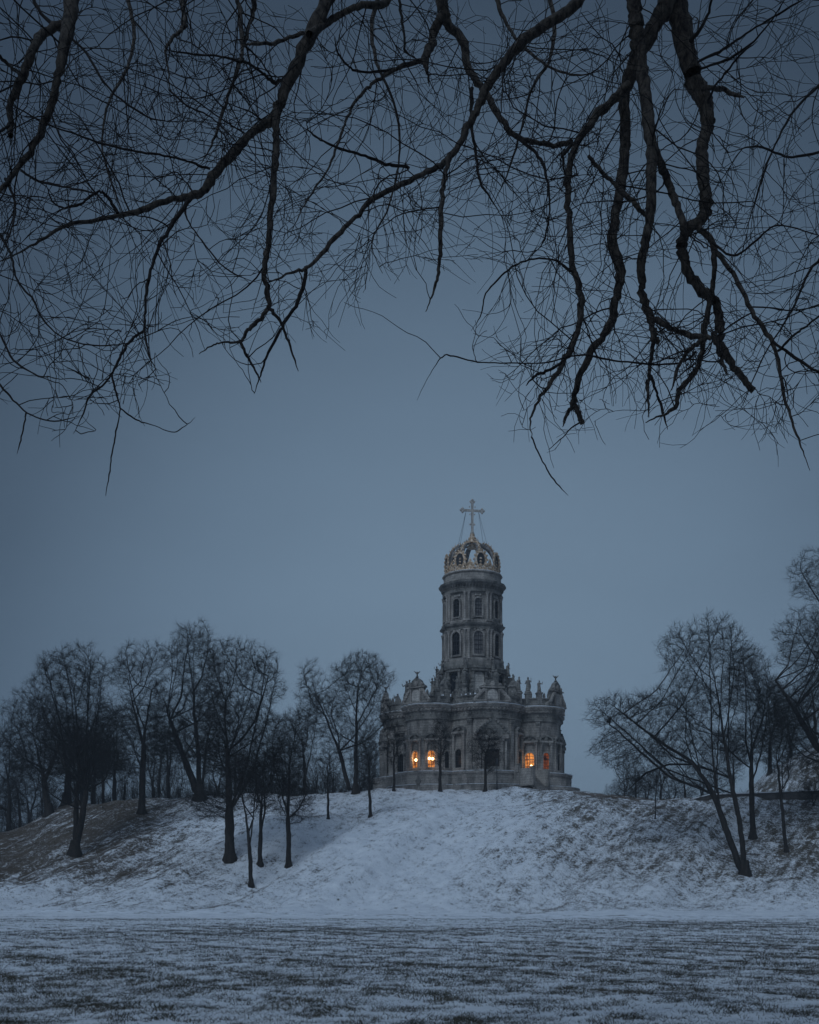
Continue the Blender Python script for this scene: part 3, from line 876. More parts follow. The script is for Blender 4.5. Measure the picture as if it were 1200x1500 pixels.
def octr(name, prof, mat, parent, n=8, rot=R(22.5)):
    V = []
    t = np.arange(n) * 2 * np.pi / n + rot
    for r, zz in prof: V.append(np.stack([r * np.cos(t), r * np.sin(t), np.full(n, zz)], 1))
    V = np.concatenate(V); i = np.arange(n); j = (i + 1) % n
    Q = [np.stack([k * n + i, k * n + j, (k + 1) * n + j, (k + 1) * n + i], 1) for k in range(len(prof) - 1)]
    caps = [(np.arange(n) + (len(prof) - 1) * n)[None, :]]
    return mesh_np(name, V, [np.concatenate(Q)] + caps, mat, parent)
zt, zw, ze, zc = z(19.75), z(27.5), z(27.5), z(29.5)
def join_into(o, mb):
    n0 = len(o.data.vertices)
    V = [tuple(v.co) for v in o.data.vertices] + list(mb.v)
    Fc = [tuple(p.vertices) for p in o.data.polygons] + [tuple(i + n0 for i in f) for f in mb.f]
    me = bpy.data.meshes.new(o.name); me.from_pydata(V, [], Fc); me.update()
    me.materials.append(o.data.materials[0]); o.data = me
# terrace and its parapet
st_ = sweep('step', [(2.9, -1.5), (2.9, z(17.75)), (1.5, z(17.78))], M_STONE, church)
sweep('step_snow', [(2.93, z(17.70)), (2.93, z(17.79)), (1.5, z(17.83))], M_SNOWSTONE, st_)
pod = sweep('podium', [(1.9, -1.5), (1.9, .25), (1.75, .3), (1.7, zt - .45), (1.85, zt - .4), (1.85, zt - .12), (1.82, zt - .1)], M_STONE, church)
ps = sweep('podium_ledge', [(1.82, zt - .1), (1.9, zt - .08), (1.9, zt), (1.0, zt + .03), (-.3, zt + .05)], M_SNOWSTONE, pod)
sweep('plinth', [(.28, zt + .05), (.28, zt + .55), (.12, zt + .7)], M_STONE_D, church)
wall = sweep('wall', [(.0, zt), (.0, zw)], M_STONE, church)
ent = sweep('entablature', [(.02, ze - .35), (.22, ze - .3), (.22, ze), (.12, ze + .02), (.12, ze + .75), (.35, ze + .85)], M_STONE_D, church)
cor = sweep('cornice', [(.35, ze + .85), (.4, ze + 1.15), (.6, ze + 1.25), (.7, ze + 1.5), (.82, ze + 1.55), (.82, ze + 1.72)], M_STONE, church)
sweep('cornice_snow', [(.82, ze + 1.72), (.84, ze + 1.82), (.2, ze + 1.95), (.1, ze + 1.95)], M_SNOWSTONE, cor)
parapet = sweep('parapet', [(.22, ze + 1.8), (.22, ze + 2.2), (.05, ze + 2.3), (.05, ze + 2.75), (.25, ze + 2.85), (.25, ze + 3.0), (-.4, ze + 3.02), (-.4, ze + 1.9)], M_STONE_D, church)
# roofs rising to the tower foot
def roof():
    V = []; K = 8
    for k in range(K):
        f = k / (K - 1)
        r = outline(-.3) * (1 - f) + 4.6 * f
        zz = z(29.9) + 2.3 * f ** .7
        V.append(np.stack([r * np.cos(TH), r * np.sin(TH), np.full(NT, zz)], 1))
    V = np.concatenate(V); i = np.arange(NT); j = (i + 1) % NT
    Q = [np.stack([k * NT + i, k * NT + j, (k + 1) * NT + j, (k + 1) * NT + i], 1) for k in range(K - 1)]
    return mesh_np('roof', V, [np.concatenate(Q)], M_SNOWSTONE, church)
roof()
def frame_at(c, r, beta):
    """local frame on a lobe: x = along the wall (right), y = inwards, z = up"""
    dx, dy = ldir(beta)
    ox, oy = c[0] + r * dx, c[1] + r * dy
    rx, ry = math.cos(beta), math.sin(beta)
    def M(p): return Vector((ox + p.x * rx - p.y * dx, oy + p.x * ry - p.y * dy, p.z))
    return M
def inside_other(c, r, beta, me_i, m=.5):
    dx, dy = ldir(beta); x, y = c[0] + r * dx, c[1] + r * dy
    for k, (cx, cy, rr) in enumerate(CIR):
        if k != me_i and math.hypot(x - cx, y - cy) < rr + m: return True
    return False
# dentils: one mesh of blocks (surface pattern of the cornice)
mb = MB(); mc = MB()
for k in range(0, NT, 3):
    t = TH[k]; r = float(outline(.45, np.array([t]))[0])
    r2 = float(outline(.45, np.array([t + .02]))[0])
    x, y = r * math.cos(t), r * math.sin(t); x2, y2 = r2 * math.cos(t + .02), r2 * math.sin(t + .02)
    a = math.atan2(y2 - y, x2 - x)
    Mx = lambda p, x=x, y=y, a=a: Vector((x + p.x * math.cos(a) - p.y * math.sin(a), y + p.x * math.sin(a) + p.y * math.cos(a), p.z))
    mb.box((0, 0, ze + 1.06), (.2, .32, .24), Mx)
    if k % 6 == 0:
        mc.box((0, .32, ze + .4), (.26, .1, .42), Mx)
        mc.blob((0, .3, ze + .42), (.16, .12, .16), Mx, seed=k)
join_into(cor, mb); join_into(ent, mc)

def pilaster(M, w=.62, z0=zt + .1, z1=zw - .1, d=.3):
    m = MB()
    m.box((0, -.12, z0 + .35), (w + .3, d + .35, .7), M)
    m.box((0, -.1, (z0 + z1) / 2), (w, d, z1 - z0 - 1.2), M)
    m.box((0, -.12, z1 - 1.0), (w + .12, d + .1, .12), M)
    p = m.build('pilaster', M_STONE, church)
    m = MB(); m.box((0, -.13, z1 - .62), (w + .05, d + .1, .65), M, 1.3)
    for s in (-1, 0, 1): m.blob((s * w * .42, -.36, z1 - .55), (.15, .12, .22), M, seed=s)
    m.box((0, -.14, z1 - .2), (w + .4, d + .34, .16), M)
    m.build('capital', M_STONE_D, p)
    return p
def archpoly(w, z0, z1, n=10):
    r = w / 2
    return [(-r, z0), (r, z0)] + [(r * math.cos(a), z1 - r + r * math.sin(a)) for a in np.linspace(0, math.pi, n)]
def window(M, w, z0, z1, lit=None, ped=True, niche=2.0, parent=None, fr=.16, pane_mat=None):
    """tall arched window: surround proud of the wall, glazing set back inside it, then mullions"""
    parent = parent or church
    m = MB()
    top = z1 + niche
    # outer surround ring between arch outlines
    def ring(wi, wo, zi0, zi1, zo0, zo1, y0, y1, n=12):
        inn = archpoly(wi, zi0, zi1, n); out = archpoly(wo, zo0, zo1, n)
        k = len(inn); P = [Vector((x, y0, zz)) for x, zz in inn + out] + [Vector((x, y1, zz)) for x, zz in inn + out]
        Fc = []
        for i in range(k):
            j = (i + 1) % k
            Fc += [(i, k + i, k + j, j), (2 * k + j, 3 * k + j, 3 * k + i, 2 * k + i), (i, j, 2 * k + j, 2 * k + i), (k + j, k + i, 3 * k + i, 3 * k + j)]
        m.add([M(p) for p in P], Fc)
    ring(w, w + 2 * fr, z0, z1, z0 - fr, z1 + fr, -.42, .1)
    if niche:
        m.box((-w / 2 - fr - .16, -.2, (z0 + top) / 2), (.26, .4, top - z0 + .3), M)
        m.box((w / 2 + fr + .16, -.2, (z0 + top) / 2), (.26, .4, top - z0 + .3), M)
        m.box((0, -.24, top + .3), (w + 1.15, .55, .3), M)
        m.box((0, -.3, z0 - .32), (w + 1.0, .6, .22), M)
    sur = m.build('window', M_STONE, parent)
    pm = MB(); pm.prism(archpoly(w + .04, z0 - .02, z1 + .02), -.14, -.06, M)
    mat = {None: M_GLASS, 'lit': M_LIT, 'dim': M_LITDIM}[lit] if not pane_mat else pane_mat
    pm.build('pane', mat, sur)
    g = MB()
    g.box((0, -.19, (z0 + z1) / 2), (.09, .07, z1 - z0 - .05), M)
    for f in (.22, .42, .62, .8):
        zz = z0 + (z1 - z0) * f; g.box((0, -.185, zz), (w, .06, .05 + .04 * (f == .62)), M)
    for s in (-.25, .25): g.box((s * w, -.183, z0 + (z1 - z0) * .45), (.045, .05, (z1 - z0) * .88), M)
    g.build('mullions', M_DARKMETAL, sur)
    if ped:
        q = MB()
        n = 10; wo = w + 1.25
        arc = [(wo / 2 * math.cos(a), top + .45 + .85 * math.sin(a)) for a in np.linspace(0, math.pi, n)]
        arc2 = [(x * .8, top + .45 + (zz - top - .45) * .68) for x, zz in arc]
        for i in range(n - 1):
            q.prism([arc[i], arc[i + 1], arc2[i + 1], arc2[i]], -.5, .1, M)
        q.prism(arc2, -.18, .1, M)
        q.blob((0, -.3, top + .75), (.3, .2, .28), M, seed=3)
        for s in (-1, 1): q.blob((s * w * .62, -.35, top + .1), (.2, .18, .4), M, seed=s + 5)
        q.build('pediment', M_STONE_D, sur)
    return sur
def statue(parent, loc, h=1.9, face=0.0, seed=0):
    """robed stone figure on a small block"""
    s = h / 1.9; rr = random.Random(seed)
    c, sn = math.cos(face), math.sin(face)
    M = lambda p: Vector((loc[0] + s * (p.x * c - p.y * sn), loc[1] + s * (p.x * sn + p.y * c), loc[2] + s * p.z))
    m = MB()
    m.box((0, 0, .12), (.6, .6, .24), M)
    m.lathe([(.27, .24), (.3, .4), (.24, .8), (.19, 1.1), (.24, 1.35), (.25, 1.5), (.15, 1.6), (.07, 1.65), (.07, 1.7)], 10, M=lambda p: M(Vector((p.x, p.y * .75, p.z))))
    m.blob((0, -.02, 1.8), (.115, .125, .14), M, seed=1, n=8, m=6)
    a = rr.choice([-1, 1])
    m.tube([(a * .22, 0, 1.48), (a * .42, -.12, 1.3), (a * .5, -.3, 1.5 + .3 * rr.random())], [.08, .065, .045], 6, M)
    m.tube([(-a * .22, 0, 1.48), (-a * .32, -.1, 1.15), (-a * .12, -.28, 1.1)], [.08, .065, .045], 6, M)
    m.tube([(0, .12, 1.5), (rr.uniform(-.15, .15), .2, .9), (0, .18, .3)], [.16, .2, .2], 6, M)
    return m.build('statue', M_STONE_D, parent, True)
def cross_finial(parent, loc, h=1.2, mat=None):
    m = MB(); x, y, zz = loc
    m.lathe([(.1, 0), (.26, .12), (.1, .3), (.06, .4)], 8, loc)
    m.tube([(x, y, zz + .3), (x, y, zz + h * .8)], [.1, .13], 6)
    m.tube([(x - .42, y, zz + h * 1.0), (x - .15, y, zz + h * .72), (x + .15, y, zz + h * .72), (x + .42, y, zz + h * 1.0)], [.05, .11, .11, .05], 6)
    m.blob((x, y, zz + h * .82), (.12, .1, .12), seed=2)
    return m.build('finial', mat or M_STONE_D, parent)
def gable(M, s=1.0, z0=ze + 1.9, h=3.6, w=5.0):
    m = MB()
    half = [(.50, 0), (.50, .10), (.44, .14), (.36, .20), (.30, .30), (.26, .40), (.24, .48), (.26, .56), (.31, .60), (.31, .66), (.23, .72), (.18, .80), (.15, .88), (.06, .96), (0, 1.0)]
    poly = [(x * w, z0 + zz * h) for x, zz in half] + [(-x * w, z0 + zz * h) for x, zz in half[-2::-1]]
    m.prism(poly, -.25, .35, M)
    g = m.build('gable', M_STONE_D, church)
    q = MB(); q.prism(archpoly(w * .27, z0 + .35, z0 + h * .53), -.36, -.2, M)
    q.build('gable_panel', M_STONE_L, g)
    k = MB()
    k.box((0, -.3, z0 + h * .62), (w * .62, .35, .16), M)
    k.box((0, -.3, z0 + .15), (w * .95, .4, .2), M)
    for sg in (-1, 1):
        k.box((sg * w * .165, -.33, z0 + h * .3), (.22, .3, h * .5), M)
        for j in range(7):
            f = j / 6; k.blob((sg * w * (.44 - .22 * f), -.28, z0 + h * (.12 + .38 * f)), (.28, .22, .3), M, seed=j * 1.7 + sg)
        k.blob((sg * w * .2, -.25, z0 + h * .72), (.26, .2, .3), M, seed=sg)
    k.blob((0, -.3, z0 + h * .75), (.45, .2, .4), M, seed=9)
    k.build('carving', M_STONE, g)
    p = M(Vector((0, .05, z0 + h * .99)))
    cross_finial(g, p, .95)
    return g
# per-lobe details
zw0 = z(20.25)
lit_map = {}
for li, (a, d, r) in enumerate(ARM + DIA):
    c = (d * ldir(a)[0], d * ldir(a)[1])
    if li < 4:
        for b in (-68, -33, 33, 68):
            if not inside_other(c, r, a + R(b), li): pilaster(frame_at(c, r, a + R(b)))
        for b in (-51, 51):
            if not inside_other(c, r, a + R(b), li, .9):
                window(frame_at(c, r, a + R(b)), 1.2, zw0, z(23.0), None)
        # doorway with large arched pediment
        M = frame_at(c, r, a)
        m = MB()
        for s in (-1, 1):
            m.box((s * 1.25, -.3, (zt + z(24.2)) / 2), (.5, .6, z(24.2) - zt), M)
            m.box((s * 1.25, -.32, z(24.1)), (.75, .75, .35), M)
            m.box((s * 1.85, -.2, (zt + z(23.9)) / 2), (.35, .4, z(23.9) - zt), M)
        m.box((0, -.3, z(24.55)), (4.4, .75, .45), M)
        m.box((0, -.25, z(23.4)), (2.0, .35, 1.2), M)
        port = m.build('portal', M_STONE, church)
        q = MB()
        pts = [(-2.35, z(24.8)), (2.35, z(24.8)), (2.45, z(25.2)), (1.7, z(25.9)), (1.0, z(26.5)), (.45, z(26.9)), (0, z(27.3)), (-.45, z(26.9)), (-1.0, z(26.5)), (-1.7, z(25.9)), (-2.45, z(25.2))]
        q.prism(pts, -.5, .1, M)
        for s in (-1, 1):
            for j in range(6): q.blob((s * (2.2 - .36 * j), -.55, z(25.2) + .33 * j), (.26, .16, .2), M, seed=j + s)
        q.blob((0, -.6, z(25.6)), (.7, .2, .5), M, seed=4)
        q.build('pediment', M_STONE_D, port)
        dd = MB()
        for s in (-1, 1):
            dd.box((s * .49, -.06, (zt + z(22.8)) / 2), (.95, .1, z(22.8) - zt), M)
            for j in range(3): dd.box((s * .49, -.13, zt + .6 + j * .95), (.6, .06, .7), M)
        dd.build('door', M_DOOR, port)
        gable(frame_at(c, r - .1, a), h=3.3, w=5.6)
    else:
        for b in (-92, -56, -18.5, 18.5, 56, 92):
            if not inside_other(c, r, a + R(b), li, .45): pilaster(frame_at(c, r, a + R(b)), .5, z1=z(25.0) if abs(b) < 30 else zw - .1)
        for b in (-74, -37, 0, 37, 74):
            if inside_other(c, r, a + R(b), li, .8): continue
            lit = None
            if li == 7 and b == 37: lit = 'lit'
            if li == 7 and b == 0: lit = 'lit'
            if li == 4 and b == -74: lit = 'lit'
            if li == 4 and b == -37: lit = 'dim'
            M = frame_at(c, r, a + R(b))
            window(M, 1.35 if (li == 4 and b == -74) else .92, zw0, z(22.7), lit, niche=1.25)
        gable(frame_at(c, r - .1, a), h=3.7, w=4.9)
# statues and pedestals round the parapet
k = 0
for li, (a, d, r) in enumerate(ARM + DIA):
    c = (d * ldir(a)[0], d * ldir(a)[1])
    for b in ((-58, 58) if li < 4 else (-52, 52, -80, 80)):
        if inside_other(c, r, a + R(b), li, .2): continue
        dx, dy = ldir(a + R(b))
        x, y = c[0] + (r - .1) * dx, c[1] + (r - .1) * dy
        m = MB(); m.box((x, y, ze + 2.9), (.75, .75, 1.5)); m.box((x, y, ze + 3.7), (.95, .95, .18))
        p = m.build('pedestal', M_STONE_D, church)
        k += 1
        statue(p, (x, y, ze + 3.78), 1.75 + .25 * ((k * 7) % 3), a + R(b), k)
# carved cresting on the parapet
m = MB()
for k in range(0, NT, 4):
    t = TH[k] + .004; r = float(outline(-.1, np.array([t]))[0])
    h = .3 + .45 * abs(math.sin(k * 1.7)) 
    m.blob((r * math.cos(t), r * math.sin(t), ze + 3.0 + h * .5), (.22, .22, h * .8), seed=k * .3)
join_into(parapet, m)

# ---- tower
tw0, tw1, tw2, tw3 = z(30.2), z(37.0), z(42.6), z(47.2)
base = octr('tower_base', [(5.6, tw0), (5.6, tw0 + 1.0), (5.3, tw0 + 1.2), (5.05, tw0 + 1.3), (5.05, tw1 - 1.3), (5.3, tw1 - 1.2), (5.4, tw1 - .8), (4.9, tw1 - .7), (4.8, tw1)], M_STONE_D, church)
st1 = octr('tower_lower_stage', [(4.75, tw1), (4.75, tw1 + .5), (4.4, tw1 + .55), (4.4, tw2 - .9)], M_STONE, church)
c1 = octr('tower_lower_cornice', [(4.4, tw2 - .95), (4.6, tw2 - .9), (4.6, tw2 - .4), (4.95, tw2 - .25), (5.05, tw2), (4.5, tw2 + .12)], M_STONE_D, church)
st2 = octr('tower_upper_stage', [(4.6, tw2 + .1), (4.6, tw2 + .5), (4.3, tw2 + .55), (4.3, tw3)], M_STONE, church)
c2 = octr('tower_upper_cornice', [(4.3, tw3 - .05), (4.5, tw3), (4.5, tw3 + .45), (4.4, tw3 + .46), (4.4, tw3 + 1.0), (4.75, tw3 + 1.1), (5.05, tw3 + 1.35), (5.1, tw3 + 1.6), (4.6, tw3 + 1.75)], M_STONE_D, church, n=16, rot=R(11.25))
at = octr('tower_attic', [(4.55, tw3 + 1.7), (4.55, tw3 + 2.0), (4.35, tw3 + 2.1), (4.3, tw3 + 2.9), (4.55, tw3 + 3.0), (4.55, tw3 + 3.15), (3.9, tw3 + 3.2)], M_STONE, church, n=16, rot=R(11.25))
sn = octr('attic_snow_ledge', [(4.56, tw3 + 3.15), (4.5, tw3 + 3.21), (3.4, tw3 + 3.22)], M_SNOWSTONE, at, n=16, rot=R(11.25))
m = MB()
for i in range(64):
    t = 2 * math.pi * i / 64
    Mx = lambda p, t=t: Vector((p.x * -math.sin(t) + p.y * math.cos(t), p.x * math.cos(t) + p.y * math.sin(t), p.z))
    m.box((0, 4.5, tw3 + .95), (.18, .4, .22), Mx)
    m.blob((0, 4.42, tw3 + .7), (.13, .1, .16), Mx, seed=i)
join_into(c2, m)
# face windows
AP = math.cos(R(22.5))
for i in range(8):
    a = R(45 * i)
    card = i % 2 == 0
    M1 = frame_at((0, 0), 4.4 * AP, a); M2 = frame_at((0, 0), 4.3 * AP, a); M0 = frame_at((0, 0), 5.05 * AP, a)
    window(M1, 1.35, tw1 + .95, tw2 - 1.25, None, ped=False, niche=0, fr=.24, pane_mat=M_BLIND if card else None)
    window(M2, 1.1, tw2 + 1.0, tw3 - .95, None, ped=False, niche=0, fr=.2, pane_mat=M_BLIND if card else None)
    # carved swag under each upper window and over it
    m = MB()
    for j in range(5): m.blob(((j - 2) * .3, -.12, tw2 + .75 - .1 * (2 - abs(j - 2))), (.2, .14, .16), M2, seed=j + i)
    for j in range(3): m.blob(((j - 1) * .35, -.1, tw3 - .45), (.22, .14, .18), M2, seed=j)
    for j in range(3): m.blob(((j - 1) * .5, -.1, tw2 - 1.0), (.2, .14, .14), M1, seed=j)
    m.build('carved_swag', M_STONE_L if i % 3 else M_STONE, st2)
    # niche in the base, deep pediment over it
    m = MB(); m.prism(archpoly(1.5, tw0 + 1.5, tw1 - 1.7), -.12, .05, M0)
    m.build('base_niche', M_STONE_L if card else M_GLASS, base)
    m = MB()
    for s in (-1, 1):
        m.box((s * .95, -.25, (tw0 + 1.3 + tw1 - 1.6) / 2), (.3, .5, tw1 - tw0 - 2.9), M0)
        for j in range(6): m.blob((s * (1.5 - .1 * j), -.35, tw0 + 1.2 + .6 * j), (.35, .3, .34), M0, seed=j * 2 + s + i)
    m.box((0, -.3, tw1 - 1.5), (2.5, .6, .25), M0)
    for j in range(4): m.blob(((j - 1.5) * .5, -.35, tw1 - 1.1), (.3, .22, .26), M0, seed=j + i * 3)
    m.build('niche_surround', M_STONE_D, base)
# corner columns, buttresses with scrolls, statues
for i in range(8):
    a = R(45 * i + 22.5)
    for (rr, z0, z1, nm) in ((4.42, tw1 + .4, tw2 - .9, 'column'), (4.32, tw2 + .4, tw3, 'column')):
        M = frame_at((0, 0), rr, a)
        m = MB()
        for s in (-.3, .3):
            m.lathe([(.26, z0 - .1), (.26, z0 + .15), (.19, z0 + .22), (.17, z1 - .55), (.22, z1 - .5), (.29, z1 - .08), (.29, z1)], 10, (s, -.02, 0), M=M)
        m.box((0, -.05, z0), (1.1, .5, .3), M); m.box((0, -.05, z1 - .05), (1.1, .5, .16), M)
        m.build(nm, M_STONE, st1 if z0 < tw2 else st2)
    M = frame_at((0, 0), 5.0, a)
    m = MB()
    prof = [(.0, tw0), (1.55, tw0), (1.6, tw0 + 1.9), (1.4, tw0 + 2.4), (1.0, tw0 + 2.8), (.8, tw0 + 3.6), (.75, tw0 + 4.4), (.45, tw0 + 4.9), (.0, tw0 + 5.2)]
    P = []
    for s in (-.32, .32): P += [M(Vector((s, -y, zz))) for y, zz in prof]
    n = len(prof)
    m.add(P, [tuple(range(n)), tuple(range(2 * n - 1, n - 1, -1))] + [(k_, n + k_, n + (k_ + 1) % n, (k_ + 1) % n)[::-1] for k_ in range(n)])
    for j in range(7): m.blob((.1 * (-1) ** j, -(1.5 - .13 * j), tw0 + .6 + .65 * j), (.42, .34, .38), M, seed=j + i)
    b = m.build('buttress', M_STONE_D, church)
    p = M(Vector((0, -1.15, tw0 + 2.75)))
    statue(b, p, 2.5, a, i)
    p = M(Vector((0, -.45, tw0 + 5.0)))
    statue(b, p, 2.0, a, i + 20)
# aedicules (small turrets) on the diagonals between lobes and tower
for i in range(4):
    a = R(45 + 90 * i)
    x, y = 7.2 * ldir(a)[0], 7.2 * ldir(a)[1]
    m = MB()
    m.lathe([(1.0, z(29.8)), (1.0, z(31.3)), (1.15, z(31.4)), (.8, z(31.6)), (.75, z(32.9)), (1.0, z(33.05)), (.75, z(33.3)), (.5, z(33.8)), (.2, z(34.1)), (.08, z(34.6)), (.02, z(35.0))], 10, (x, y, 0))
    m.build('turret', M_STONE_D, church)

# ---- openwork crown
M_RIB = bark_mat('frosted_rib_metal', (.07, .065, .065), (.38, .36, .35), 3.0)
cz = tw3 + 3.22
cr = MB()
cr.lathe([(4.0, cz), (4.15, cz + .06), (4.15, cz + .3), (4.0, cz + .36), (3.8, cz + .3), (3.8, cz + .02)], 48, cap=False)
for i in range(48):
    t = 2 * math.pi * i / 48
    cr.blob((4.02 * math.cos(t), 4.02 * math.sin(t), cz + .45), (.16, .16, .14), seed=i)
crown = cr.build('crown', M_GOLD, church)
def crib(f):      # rib curve, f 0..1
    a = f * math.pi / 2
    return (3.95 * math.cos(a) ** .56 + .25 * (f > .98), cz + .3 + 4.5 * math.sin(a) ** 1.0)
for i in range(8):
    a = R(45 * i + 22.5 - 22.5 + 6)
    M = frame_at((0, 0), 0, a)
    m = MB(); pts = []
    K = 14
    for j in range(K):
        r_, zz = crib(j / (K - 1) * .94); pts.append((r_, zz))
    for s, w_ in ((0, .36),):
        P = []
        for (r_, zz) in pts:
            for sx in (-w_, w_): P += [M(Vector((sx, -r_, zz)))]
            for sx in (w_, -w_): P += [M(Vector((sx, -(r_ - .22), zz - .12)))]
        Fc = []
        for j in range(K - 1):
            for q in range(4): Fc.append((j * 4 + q, j * 4 + (q + 1) % 4, (j + 1) * 4 + (q + 1) % 4, (j + 1) * 4 + q))
        m.add(P, Fc)
    rb = m.build('rib', M_RIB, crown)
    m = MB()
    for j in range(13):
        r_, zz = crib(.06 + j / 12 * .86); m.blob((.0, -(r_ + .1), zz + .05), (.2 if j % 2 else .3, .16, .2), M, seed=j + i)
    for j in range(5):
        r_, zz = crib(.35 + j / 4 * .5); m.tube([(0, -r_, zz), (.02, -(r_ + .32), zz + .28), (.0, -(r_ + .22), zz + .48)], [.05, .04, .02], 5, M)
    m.build('rib_carving', M_GOLD, rb)
    # medallion at the foot of each rib
    Mm = frame_at((0, 0), 4.02, a)
    m = MB()
    n = 20; P = []; Fc = []
    for q in range(n):
        t = 2 * math.pi * q / n
        for (wx, wz, yy) in ((.62, 1.02, -.12), (.95, 1.35, -.06), (.95, 1.35, .12), (.62, 1.02, .14)):
            P.append(Mm(Vector((wx * math.cos(t), yy, cz + 1.55 + wz * math.sin(t)))))
    for q in range(n):
        k = (q + 1) % n
        for w_ in range(4): Fc.append((q * 4 + w_, q * 4 + (w_ + 1) % 4, k * 4 + (w_ + 1) % 4, k * 4 + w_))
    m.add(P, Fc)
    for q in range(14):
        t = 2 * math.pi * q / 14; m.blob((1.0 * math.cos(t), -.05, cz + 1.55 + 1.42 * math.sin(t)), (.2, .12, .2), Mm, seed=q)
    md = m.build('medallion', M_GOLD, crown)
    m = MB(); m.prism([(.7 * math.cos(2 * math.pi * q / 16), cz + 1.55 + 1.08 * math.sin(2 * math.pi * q / 16)) for q in range(16)], -.02, .08, Mm)
    m.build('medallion_disc', M_DARKMETAL, md)
    # small crest between medallions
    Mc = frame_at((0, 0), 3.98, a + R(22.5))
    m = MB()
    m.prism([(-.75, cz + .3), (.75, cz + .3), (.6, cz + .75), (.3, cz + .95), (.18, cz + 1.5), (0, cz + 1.85), (-.18, cz + 1.5), (-.3, cz + .95), (-.6, cz + .75)], -.08, .08, Mc)
    for q in range(5): m.blob(((q - 2) * .3, -.08, cz + .75 + .2 * (2 - abs(q - 2))), (.18, .1, .2), Mc, seed=q)
    m.build('crest', M_GOLD, crown)
fin = MB()
f0 = cz + 4.6
fin.lathe([(.75, f0 - .3), (.85, f0), (.55, f0 + .12), (.5, f0 + .3), (.85, f0 + .5), (.8, f0 + .75), (.6, f0 + 1.0), (.62, f0 + 1.25), (.35, f0 + 1.5), (.4, f0 + 1.75), (.2, f0 + 1.95), (.1, f0 + 2.1)], 16)
for q in range(8):
    t = 2 * math.pi * q / 8
    fin.tube([(.6 * math.cos(t), .6 * math.sin(t), f0 + .6), (.95 * math.cos(t), .95 * math.sin(t), f0 + .9), (.9 * math.cos(t), .9 * math.sin(t), f0 + 1.15)], [.07, .05, .03], 5)
finial = fin.build('crown_finial', M_GOLD, crown)
x0 = f0 + 2.0
cm = MB()
H = 4.75
cm.box((0, 0, x0 + H / 2), (.36, .16, H)); cm.box((0, .004, x0 + H * .72), (2.9, .15, .34))
for (cx_, cz_, hx, hz) in ((0, x0 + H, 0, 1), (-1.5, x0 + H * .72, 1, 0), (1.5, x0 + H * .72, 1, 0)):
    for (dx, dz) in ((0, .17), (.17, 0), (-.17, 0), (0, -.17)):
        cm.blob((cx_ + dx * 1.5, 0, cz_ + dz * 1.5), (.2, .1, .2), seed=1)
for s in (-1, 1):
    cm.blob((s * .3, 0, x0 + H * .28), (.16, .08, .16), seed=2); cm.blob((s * .42, 0, x0 + H * .84), (.1, .06, .12), seed=4); cm.blob((s * .35, 0, x0 + H * .6), (.1, .06, .12), seed=4)
    cm.box((s * .17, 0.003, x0 + H * .28), (.3, .1, .1))
cm.lathe([(.28, x0 - .1), (.32, x0 + .05), (.18, x0 + .2)], 12)
M_CROSS = bark_mat('weathered_cross_metal', (.30, .28, .26), (.60, .55, .50), 4)
crs = cm.build('cross', M_CROSS, crown)
gw = MB()
for s in (-1, 1):
    for e in (-1.2, 1.2):
        gw.tube([(s * .95, 0, x0 + H * .7), (s * 2.2, e, cz + 3.9)], .022, 4)
gw.build('guy_wires', M_DARKMETAL, crs)

# ---- stairs on the right front, inside the terrace line
stm = MB()
a = R(46)
Ms = frame_at((7.9 * 0, -7.9), 7.35, R(38))
for i in range(9):
    stm.box((0, -.2 - .32 * i, zt - .17 - i * .3), (3.0, .34, .3), Ms)
for s in (-1, 1):
    stm.box((s * 1.7, -1.3, zt - 1.0), (.35, 3.4, 2.4), Ms)
    stm.box((s * 1.7, -.2, zt + .25), (.55, .55, 1.1), Ms)
    stm.box((s * 1.7, -.2, zt + .84), (.7, .7, .12), Ms)
stm.build('stair', M_STONE, church)
# ---- lit lamps in two windows
for (li, b, dx, dz) in ((7, 0, .05, 1.2), (7, 37, -.28, 1.35), (7, 37, .2, 1.3), (4, -74, .22, .55)):
    aa, d, r = (ARM + DIA)[li]
    c = (d * ldir(aa)[0], d * ldir(aa)[1])
    M = frame_at(c, r, aa + R(b))
    p = M(Vector((dx, -.2, zw0 + dz)))
    m = MB(); m.lathe([(.02, -.2), (.15, -.13), (.2, .0), (.15, .13), (.02, .2)], 10, p)
    m.build('window_lamp', M_BULB, church)
# warm spill on the wall around the lit windows comes from these lamps
for (li, b, e_) in ((7, 0, 30), (7, 37, 30), (4, -74, 18)):
    aa, d, r = (ARM + DIA)[li]
    c = (d * ldir(aa)[0], d * ldir(aa)[1])
    M = frame_at(c, r, aa + R(b))
    ld = bpy.data.lights.new('window_glow', 'POINT'); ld.energy = e_; ld.color = (1, .52, .2); ld.shadow_soft_size = .15
    lo = bpy.data.objects.new('window_glow', ld); col.objects.link(lo); lo.parent = church
    lo.location = M(Vector((0, -.62, zw0 + 1.5)))
# ---------------------------------------------------------------- overhanging trees near the camera
def catmull(P, per=6):
    P = np.array(P, float)
    P = np.vstack([2 * P[0] - P[1], P, 2 * P[-1] - P[-2]])
    out = []
    for i in range(1, len(P) - 2):
        for k in range(per):
            t = k / per
            out.append(.5 * ((2 * P[i]) + (-P[i - 1] + P[i + 1]) * t + (2 * P[i - 1] - 5 * P[i] + 4 * P[i + 1] - P[i + 2]) * t * t + (-P[i - 1] + 3 * P[i] - 3 * P[i + 1] + P[i + 2]) * t ** 3))
    out.append(P[-2])
    return np.array(out)
